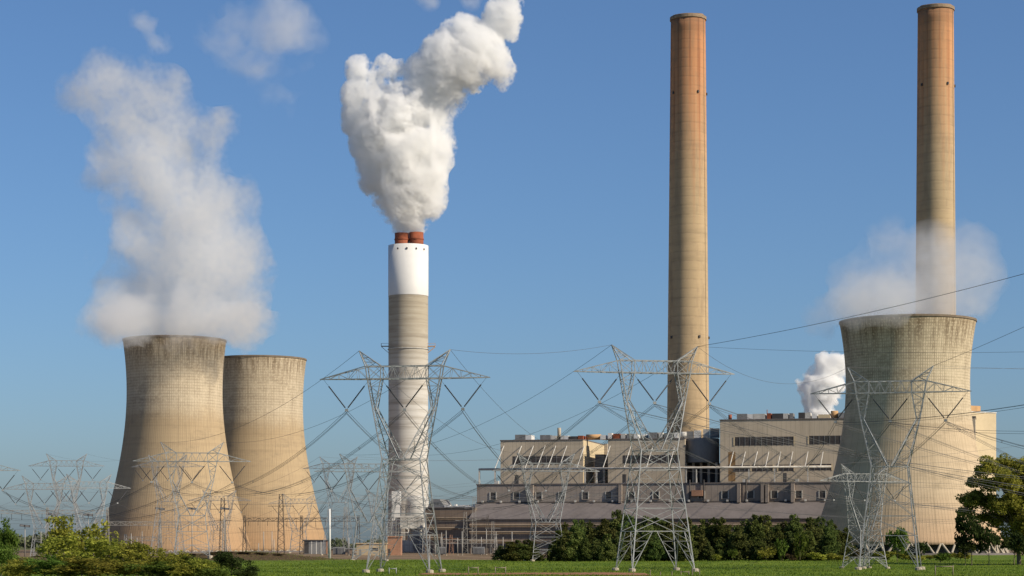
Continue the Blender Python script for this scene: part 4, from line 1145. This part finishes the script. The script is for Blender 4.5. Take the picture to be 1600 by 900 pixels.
# foreground shrubs at the left
fg = {k: [tree_meshes('fg', 5, 6, 'round', M[m], 60 + i + 5 * j, .20, 120) for i in range(2)] for j, (k, m) in enumerate((('spring', 'spring'), ('green', 'green'), ('dark', 'shade_bush')))}
def fshrub(kind, px, top, d, wpx, lab, name='shrub'):
    x = X(px, d); h = Z(top, d) - ground_z(x, d)
    tree(name, 'shrub', lab, x, d, fg[kind][rng.randrange(2)], wpx * d / F / 5.0, px * .37, 'foreground shrubs at the left', sz=h / 4.9)
fshrub('spring', 128, 806, 300, 100, 'tallest yellow green shrub in the left foreground')
fshrub('spring', 90, 838, 296, 74, 'yellow green shrub left of the tallest foreground shrub')
fshrub('spring', 168, 842, 292, 84, 'yellow green shrub right of the tallest foreground shrub')
fshrub('spring', 215, 848, 288, 80, 'loose yellow shrub before the foot of the steaming tower')
fshrub('spring', 262, 864, 285, 84, 'low yellow green shrub in the middle of the left foreground thicket')
fshrub('green', 318, 868, 285, 76, 'low green shrub before the dark berm')
fshrub('dark', 362, 862, 290, 60, 'dark green shrub at the right end of the left foreground thicket')
fshrub('spring', 45, 874, 280, 90, 'low pale shrub at the bottom left corner')
fshrub('spring', 150, 872, 270, 110, 'broad low shrub at the bottom under the tallest foreground one')
fshrub('green', 240, 878, 268, 100, 'broad low green shrub at the bottom of the left thicket')
fshrub('green', 2, 812, 320, 54, 'deep green bush cut by the left edge')
fshrub('green', 12, 846, 318, 50, 'lower green bush beside the left edge')
for px, top, w, k in ((70, 868, 70, 'green'), (20, 882, 60, 'spring'), (108, 882, 80, 'spring'), (195, 878, 80, 'spring'), (285, 880, 80, 'spring'), (335, 882, 70, 'green'), (385, 884, 44, 'dark'), (318, 874, 50, 'spring')):
    fshrub(k, px, top, 276 - px * .03, w, 'low sprawling shrub filling the bottom of the left foreground thicket')
# brush on the berm
for px, top, w in ((300, 866, 30), (330, 862, 30), (356, 861, 34), (384, 863, 34), (410, 867, 30), (436, 872, 26), (180, 862, 30), (210, 862, 34), (60, 868, 34), (100, 866, 36)):
    shrub('straw', px, top, 575, w, 'dry brown brush on the low berm before the left cooling towers', 'dry brush on the berm')

# far treeline on the horizon and grass blades: uncountable
def treeline():
    rg = np.random.default_rng(9); cl = []
    for i in range(1400):
        px = rg.uniform(-150, 1750); d = rg.uniform(1900, 2500)
        hh = 9 + 5 * math.sin(px * .031) + 3 * math.sin(px * .11) + rg.uniform(-2, 3)
        cl.append((np.array((X(px, d), d, hh * .55)), max(3.0, hh * .5)))
        cl.append((np.array((X(px, d), d, hh * .2)), max(3.0, hh * .45)))
    pts = clump_points(cl, .9, rg)
    o = bpy.data.objects.new('treeline', quads_mesh('treeline', pts, 2.6, rg, M['haze_tree'])); COL.objects.link(o)
    tag(o, 'distant strip of hazy trees along the horizon', 'trees', kind='stuff')
treeline()
def grass():
    rg = np.random.default_rng(21); n = 60000
    y = 322 + (650 - 322) * rg.random(n) ** 1.3; x = (rg.random(n) - .5) * 1.08 * 1600 * y / F
    t = NT('grass_blades'); g = t.geo(); n1 = t.noise(g, .25, 3); n2 = t.noise(g, 3, 2)
    c = t.mix(t.ramp(n1, .35, .65), (.075, .13, .016), (.185, .245, .034)); c = t.mix(t.ramp(n2, .5, .75, 0, .5), c, (.18, .175, .045))
    dd = t.n('BsdfDiffuse'); t.put(dd.inputs[0], c); tr = t.n('BsdfTranslucent'); t.put(tr.inputs[0], c); mx = t.n('MixShader'); mx.inputs[0].default_value = .4
    t.t.links.new(dd.outputs[0], mx.inputs[1]); t.t.links.new(tr.outputs[0], mx.inputs[2]); t.t.links.new(mx.outputs[0], t.out.inputs[0])
    keep = ~((np.abs(y - 361) < 9) & (x > -16) & (x < 23)); x, y = x[keep], y[keep]; n = len(x)
    z = np.array([ground_z(a, b) for a, b in zip(x, y)])
    patch = .5 + .5 * np.sin(x * .21 + np.sin(y * .07) * 2) * np.sin(y * .045 + x * .05)
    h = (.10 + .22 * rg.random(n) + .22 * patch * rg.random(n)); w = .05 + .07 * rg.random(n)
    a = rg.random(n) * 6.28; lean = rg.normal(size=(n, 2)) * .12
    v = np.empty((n, 3, 3))
    v[:, 0] = np.stack([x - w*np.cos(a), y - w*np.sin(a), z - .03], 1); v[:, 1] = np.stack([x + w*np.cos(a), y + w*np.sin(a), z - .03], 1)
    v[:, 2] = np.stack([x + lean[:, 0], y + lean[:, 1], z + h], 1)
    me = bpy.data.meshes.new('grass'); me.vertices.add(n*3); me.vertices.foreach_set('co', v.reshape(-1)); me.loops.add(n*3); me.loops.foreach_set('vertex_index', np.arange(n*3))
    me.polygons.add(n); me.polygons.foreach_set('loop_start', np.arange(n)*3); me.materials.append(t.m); me.update(calc_edges=True)
    o = bpy.data.objects.new('grass', me); COL.objects.link(o); tag(o, 'short green lawn grass in front of the plant', 'grass', kind='stuff')
grass()

# ---------------------------------------------------------------- steam
_tab = np.random.default_rng(123).random((64, 64, 64)).astype(np.float32)
def vnoise(p):
    i = np.floor(p).astype(np.int64); f = p - i; f = f * f * (3 - 2 * f)
    i0 = i & 63; i1 = (i + 1) & 63
    def g(a, b, c): return _tab[a, b, c]
    x0, y0, z0 = i0.T; x1, y1, z1 = i1.T; fx, fy, fz = f.T
    a = g(x0,y0,z0)*(1-fx) + g(x1,y0,z0)*fx; b = g(x0,y1,z0)*(1-fx) + g(x1,y1,z0)*fx
    c = g(x0,y0,z1)*(1-fx) + g(x1,y0,z1)*fx; e = g(x0,y1,z1)*(1-fx) + g(x1,y1,z1)*fx
    return (a*(1-fy) + b*fy)*(1-fz) + (c*(1-fy) + e*fy)*fz
def fbm(p, oct=5, billow=False, rough=.5):
    s = 0; a = .5; t = 0
    for k in range(oct):
        v = vnoise(p * 2**k + k * 17.3)
        if billow: v = 1 - np.abs(2 * v - 1)
        s = s + a * v; t += a; a *= rough
    return s / t
def steam(name, label, d, blobs, n, amp, feat, gain, dens, radius, res, seed, billow=.0, albedo=.993, aniso=.2, group='steam plumes', soft=0.0, cut=None, hull_k=1.0, feat2=None, rk=1.0, halo=0.0):
    """blobs: (px, py, radius px, depth offset m, weight). Cloud points fill the blobs where blob shape + fractal noise stays positive;
    a Point Density texture turns them into the density of the volume inside the hull mesh."""
    s = d / F; rg = np.random.default_rng(seed)
    C = np.array([P(b[0], b[1], d) + Vector((0, b[3], 0)) for b in blobs]); Rr = np.array([b[2] * s * rk for b in blobs]); Wt = np.array([b[4] for b in blobs])
    lo = (C - Rr[:, None] * 1.3).min(0); hi = (C + Rr[:, None] * 1.3).max(0)
    got = []; tot = 0; tries = 0
    while tot < n and tries < 60:
        tries += 1
        k = rg.choice(len(C), 60000, p=Rr**3 / (Rr**3).sum())
        q = rg.normal(size=(60000, 3)); q /= np.linalg.norm(q, axis=1)[:, None]
        q = C[k] + q * (Rr[k] * 1.25 * rg.random(60000) ** (1/3))[:, None]
        cnt = np.zeros(len(q)); f = np.full(len(q), -9.0)
        for c, r, w in zip(C, Rr, Wt):
            dd = np.linalg.norm(q - c, axis=1) / r
            cnt += dd < 1.25; f = np.maximum(f, (1 - dd) * w) if soft == 0 else np.logaddexp(f / soft, (1 - dd) * w / soft) * soft
        wv = np.stack([vnoise(q / feat * .9 + 3.1 * k + seed) for k in range(3)], 1) - .5
        qn = q + wv * feat * .9
        nz = (fbm(qn / feat + seed * 3.7, 6, False, .62) - .5) * 2.0
        if billow: nz = nz * (1 - billow) + (fbm(qn / (feat2 or feat * 1.2) + 9.1, 4, True, .6) - .58) * 1.8 * billow
        g = np.clip((f + amp * nz) * gain, 0, 1)
        if halo: g = np.maximum(g, halo * np.clip((f + .20 + amp * 1.5 * nz) * 2.0, 0, 1))
        if cut is not None: g = g * cut(q)
        ok = rg.random(len(q)) < g / np.maximum(cnt, 1)
        got.append(q[ok]); tot += ok.sum()
    pts = np.concatenate(got)[:n]
    # hull: blobs joined, voxel-remeshed
    o0 = pts.mean(0)
    bm = bmesh.new()
    sub = pts[rg.choice(len(pts), min(len(pts), 900), replace=False)]
    rs = (hi - lo).max() * .045 * hull_k
    for c in sub:
        bmesh.ops.create_icosphere(bm, subdivisions=1, radius=rs, matrix=Matrix.Translation(Vector(c - o0)))
    tmp = bpy.data.meshes.new('tmp'); bm.to_mesh(tmp); bm.free()
    ob = bpy.data.objects.new('tmp', tmp); COL.objects.link(ob)
    md = ob.modifiers.new('r', 'REMESH'); md.mode = 'VOXEL'; md.voxel_size = rs * .45
    sm = ob.modifiers.new('s', 'SMOOTH'); sm.iterations = 4
    dg = bpy.context.evaluated_depsgraph_get(); dg.update()
    me = bpy.data.meshes.new_from_object(ob.evaluated_get(dg)); bpy.data.objects.remove(ob); bpy.data.meshes.remove(tmp)
    me.name = name; nh = len(me.vertices)
    me.vertices.add(len(pts)); co = np.empty(len(me.vertices) * 3, np.float32); me.vertices.foreach_get('co', co)
    co[nh*3:] = (pts - o0).reshape(-1); me.vertices.foreach_set('co', co); me.update()
    o = bpy.data.objects.new(name, me); COL.objects.link(o); o.location = o0
    vg = o.vertex_groups.new(name='density'); vg.add(list(range(nh, len(me.vertices))), 1.0, 'REPLACE')
    t = NT(name + '_vapour')
    pd = t.n('TexPointDensity'); pd.point_source = 'OBJECT'; pd.object = o; pd.space = 'WORLD'; pd.radius = radius; pd.resolution = res; pd.interpolation = 'Linear'
    pd.vertex_color_source = 'VERTEX_WEIGHT'; pd.vertex_attribute_name = 'density'
    t.put(pd.inputs[0], t.geo())
    v = t.n('VolumePrincipled'); v.inputs['Color'].default_value = (albedo, albedo, albedo * .995, 1); v.inputs['Anisotropy'].default_value = aniso
    # normalise by the mean number of points inside one radius
    t.put(v.inputs['Density'], t.math('MULTIPLY', t.math('MULTIPLY', pd.outputs['Density'], pd.outputs['Color']), dens))
    t.t.links.new(v.outputs[0], t.out.inputs['Volume'])
    me.materials.clear(); me.materials.append(t.m)
    tag(o, label, 'steam', group)
    print('STEAM', name, len(pts), 'hull', nh, len(me.polygons))
    return o

def above_tower(px, d, rim_py, r_px):
    """no vapour below the mouth inside the shell's own volume"""
    zr = Z(rim_py, d - r_px * d / F) + .8; cx = X(px, d); rr = r_px * d / F + 1.5
    return lambda q: 1.0 * ((q[:, 2] > zr) | (np.hypot(q[:, 0] - cx, q[:, 1] - d) > rr))
# left tower
steam('steam_plume', 'thick soft white steam column rising from the left cooling tower', D1 - 4,
      [(276, 510, 66, 0, 1.1), (310, 495, 78, -10, 1.1), (240, 495, 64, 8, 1.1), (365, 500, 56, -14, 1), (400, 505, 40, -24, .9), (350, 508, 40, -34, .9), (200, 498, 52, -18, 1), (330, 455, 84, 0, 1.1), (240, 450, 84, 5, 1.1), (192, 465, 48, -4, .9), (370, 440, 54, 0, .9),
       (196, 525, 42, -46, 1.4), (214, 508, 48, -42, 1.3), (178, 512, 40, -30, 1.2), (192, 545, 26, -52, 1.3), (215, 530, 26, -60, 1.1), (180, 490, 44, -20, 1.1),
       (290, 405, 88, 0, 1.1), (222, 390, 76, -5, 1), (350, 388, 60, 5, .9), (290, 345, 86, 0, 1.05), (205, 345, 58, 5, .8), (336, 320, 58, 0, .85), (250, 290, 88, 0, 1), (178, 285, 60, 0, .8), (312, 268, 58, 0, .85),
       (255, 230, 84, 0, .95), (318, 205, 52, 0, .85), (212, 188, 60, 0, .8), (172, 125, 44, 0, .85), (130, 155, 40, 0, .7), (225, 140, 44, 0, .7), (268, 140, 34, 0, .75), (340, 185, 28, 0, .8)],
      270000, 1.75, 36.0, 1.0, .015, 1.8, 220, 3, .5, feat2=18.0, albedo=.975, aniso=.4, cut=above_tower(273, D1, 524, 81))
steam('steam_cloud', 'pale drifting steam cloud high above and between the left plume and the chimney plume', D1 + 60,
      [(400, 60, 60, 0, .85), (440, 45, 46, 0, .85), (355, 55, 46, 0, .7), (415, 100, 44, 0, .7), (465, 65, 40, 0, .6), (430, 15, 34, 0, .8), (425, 140, 44, 0, .5)], 26000, 2.4, 30.0, .8, .0018, 2.8, 100, 7, .3)
steam('steam_wisp', 'faint small grey steam wisp above the left plume', D1 + 20, [(225, 40, 26, 0, .7), (245, 60, 24, 0, .55)], 3000, 2.0, 14.0, .8, .0010, 3.2, 60, 8, .2)
# chimney plume
steam('steam_plume', 'dense billowing white steam rising from the rust red flues of the banded chimney', DS,
      [(628, 356, 17, 0, 1.6), (648, 354, 17, 0, 1.6), (640, 336, 34, 0, 1.3), (620, 316, 38, -3, 1.2), (660, 310, 38, 0, 1.2), (640, 285, 60, 0, 1.1), (606, 262, 52, 4, 1.1), (668, 266, 44, -4, 1.1), (640, 235, 68, 0, 1.1), (592, 222, 46, 0, .9), (672, 222, 42, 0, 1),
       (620, 190, 62, 0, 1), (577, 180, 44, 5, .8), (662, 178, 46, 0, .9), (560, 150, 28, 0, .7), (690, 145, 42, 0, 1.1), (668, 118, 38, 0, 1.1), (705, 100, 54, 0, 1.1), (740, 95, 52, -4, 1.1), (768, 108, 40, 0, 1.1), (722, 62, 40, 0, 1.1), (690, 90, 40, 5, 1.1),
       (752, 65, 32, 0, .9), (562, 110, 24, 0, .8), (608, 105, 24, 0, .7), (585, 130, 20, 0, .6), (785, 28, 32, 0, .8), (795, 8, 24, 0, .7), (770, 50, 22, 0, .6), (800, 50, 16, 0, .5), (690, 195, 20, 0, .7), (547, 195, 16, 0, .6)],
      430000, 2.1, 28.0, 3.0, .15, .95, 320, 11, .6, aniso=.2, feat2=9.0, albedo=.98, rk=.84, halo=.07, cut=lambda q: (q[:, 2] > Z(366, DS)) * 1.0)
steam('steam_wisp', 'thin steam wisp at the top edge of the picture above the chimney plume', DS + 20, [(670, 0, 14, 0, .7), (735, 2, 12, 0, .7), (660, -12, 18, 0, .9), (735, -14, 18, 0, .9)], 3500, 1.8, 10.0, .8, .003, 2.2, 60, 14, .3)
# right tower
steam('steam_plume', 'thin veil of steam drifting over the wide right cooling tower, before the far right chimney', D3,
      [(1318, 486, 40, -30, .9), (1370, 484, 40, -34, .7), (1350, 475, 56, 0, .95), (1420, 470, 66, 0, 1.0), (1480, 475, 52, 0, .8), (1520, 480, 30, 0, .6), (1310, 455, 44, 0, .6), (1365, 430, 58, 0, .7), (1430, 420, 50, 0, .6), (1495, 430, 56, 0, .6), (1540, 430, 36, 0, .5), (1385, 385, 40, 0, .5),
       (1290, 490, 36, 0, .45), (1450, 390, 38, 0, .5), (1510, 390, 40, 0, .35), (1330, 400, 36, 0, .35)],
      70000, 1.5, 40.0, .75, .0036, 2.4, 140, 17, .3, aniso=.4, soft=.18, cut=above_tower(1418, D3, 491, 108))
# small stack on the roof
steam('steam_puff', 'small bright white steam puff rising behind the tallest boiler house roof', 1100.0,
      [(1280, 640, 20, 0, 1.2), (1284, 620, 26, 0, 1.1), (1272, 604, 22, 0, 1), (1292, 600, 24, 0, 1), (1262, 585, 16, 0, .6), (1296, 578, 22, 0, .9), (1310, 566, 16, 0, .8), (1285, 568, 16, 0, .7), (1250, 600, 10, 0, .5), (1292, 650, 14, 0, 1.2), (1276, 656, 12, 0, 1.2)],
      60000, 1.7, 12.0, 2.4, .11, .9, 150, 19, .55, feat2=6.0)
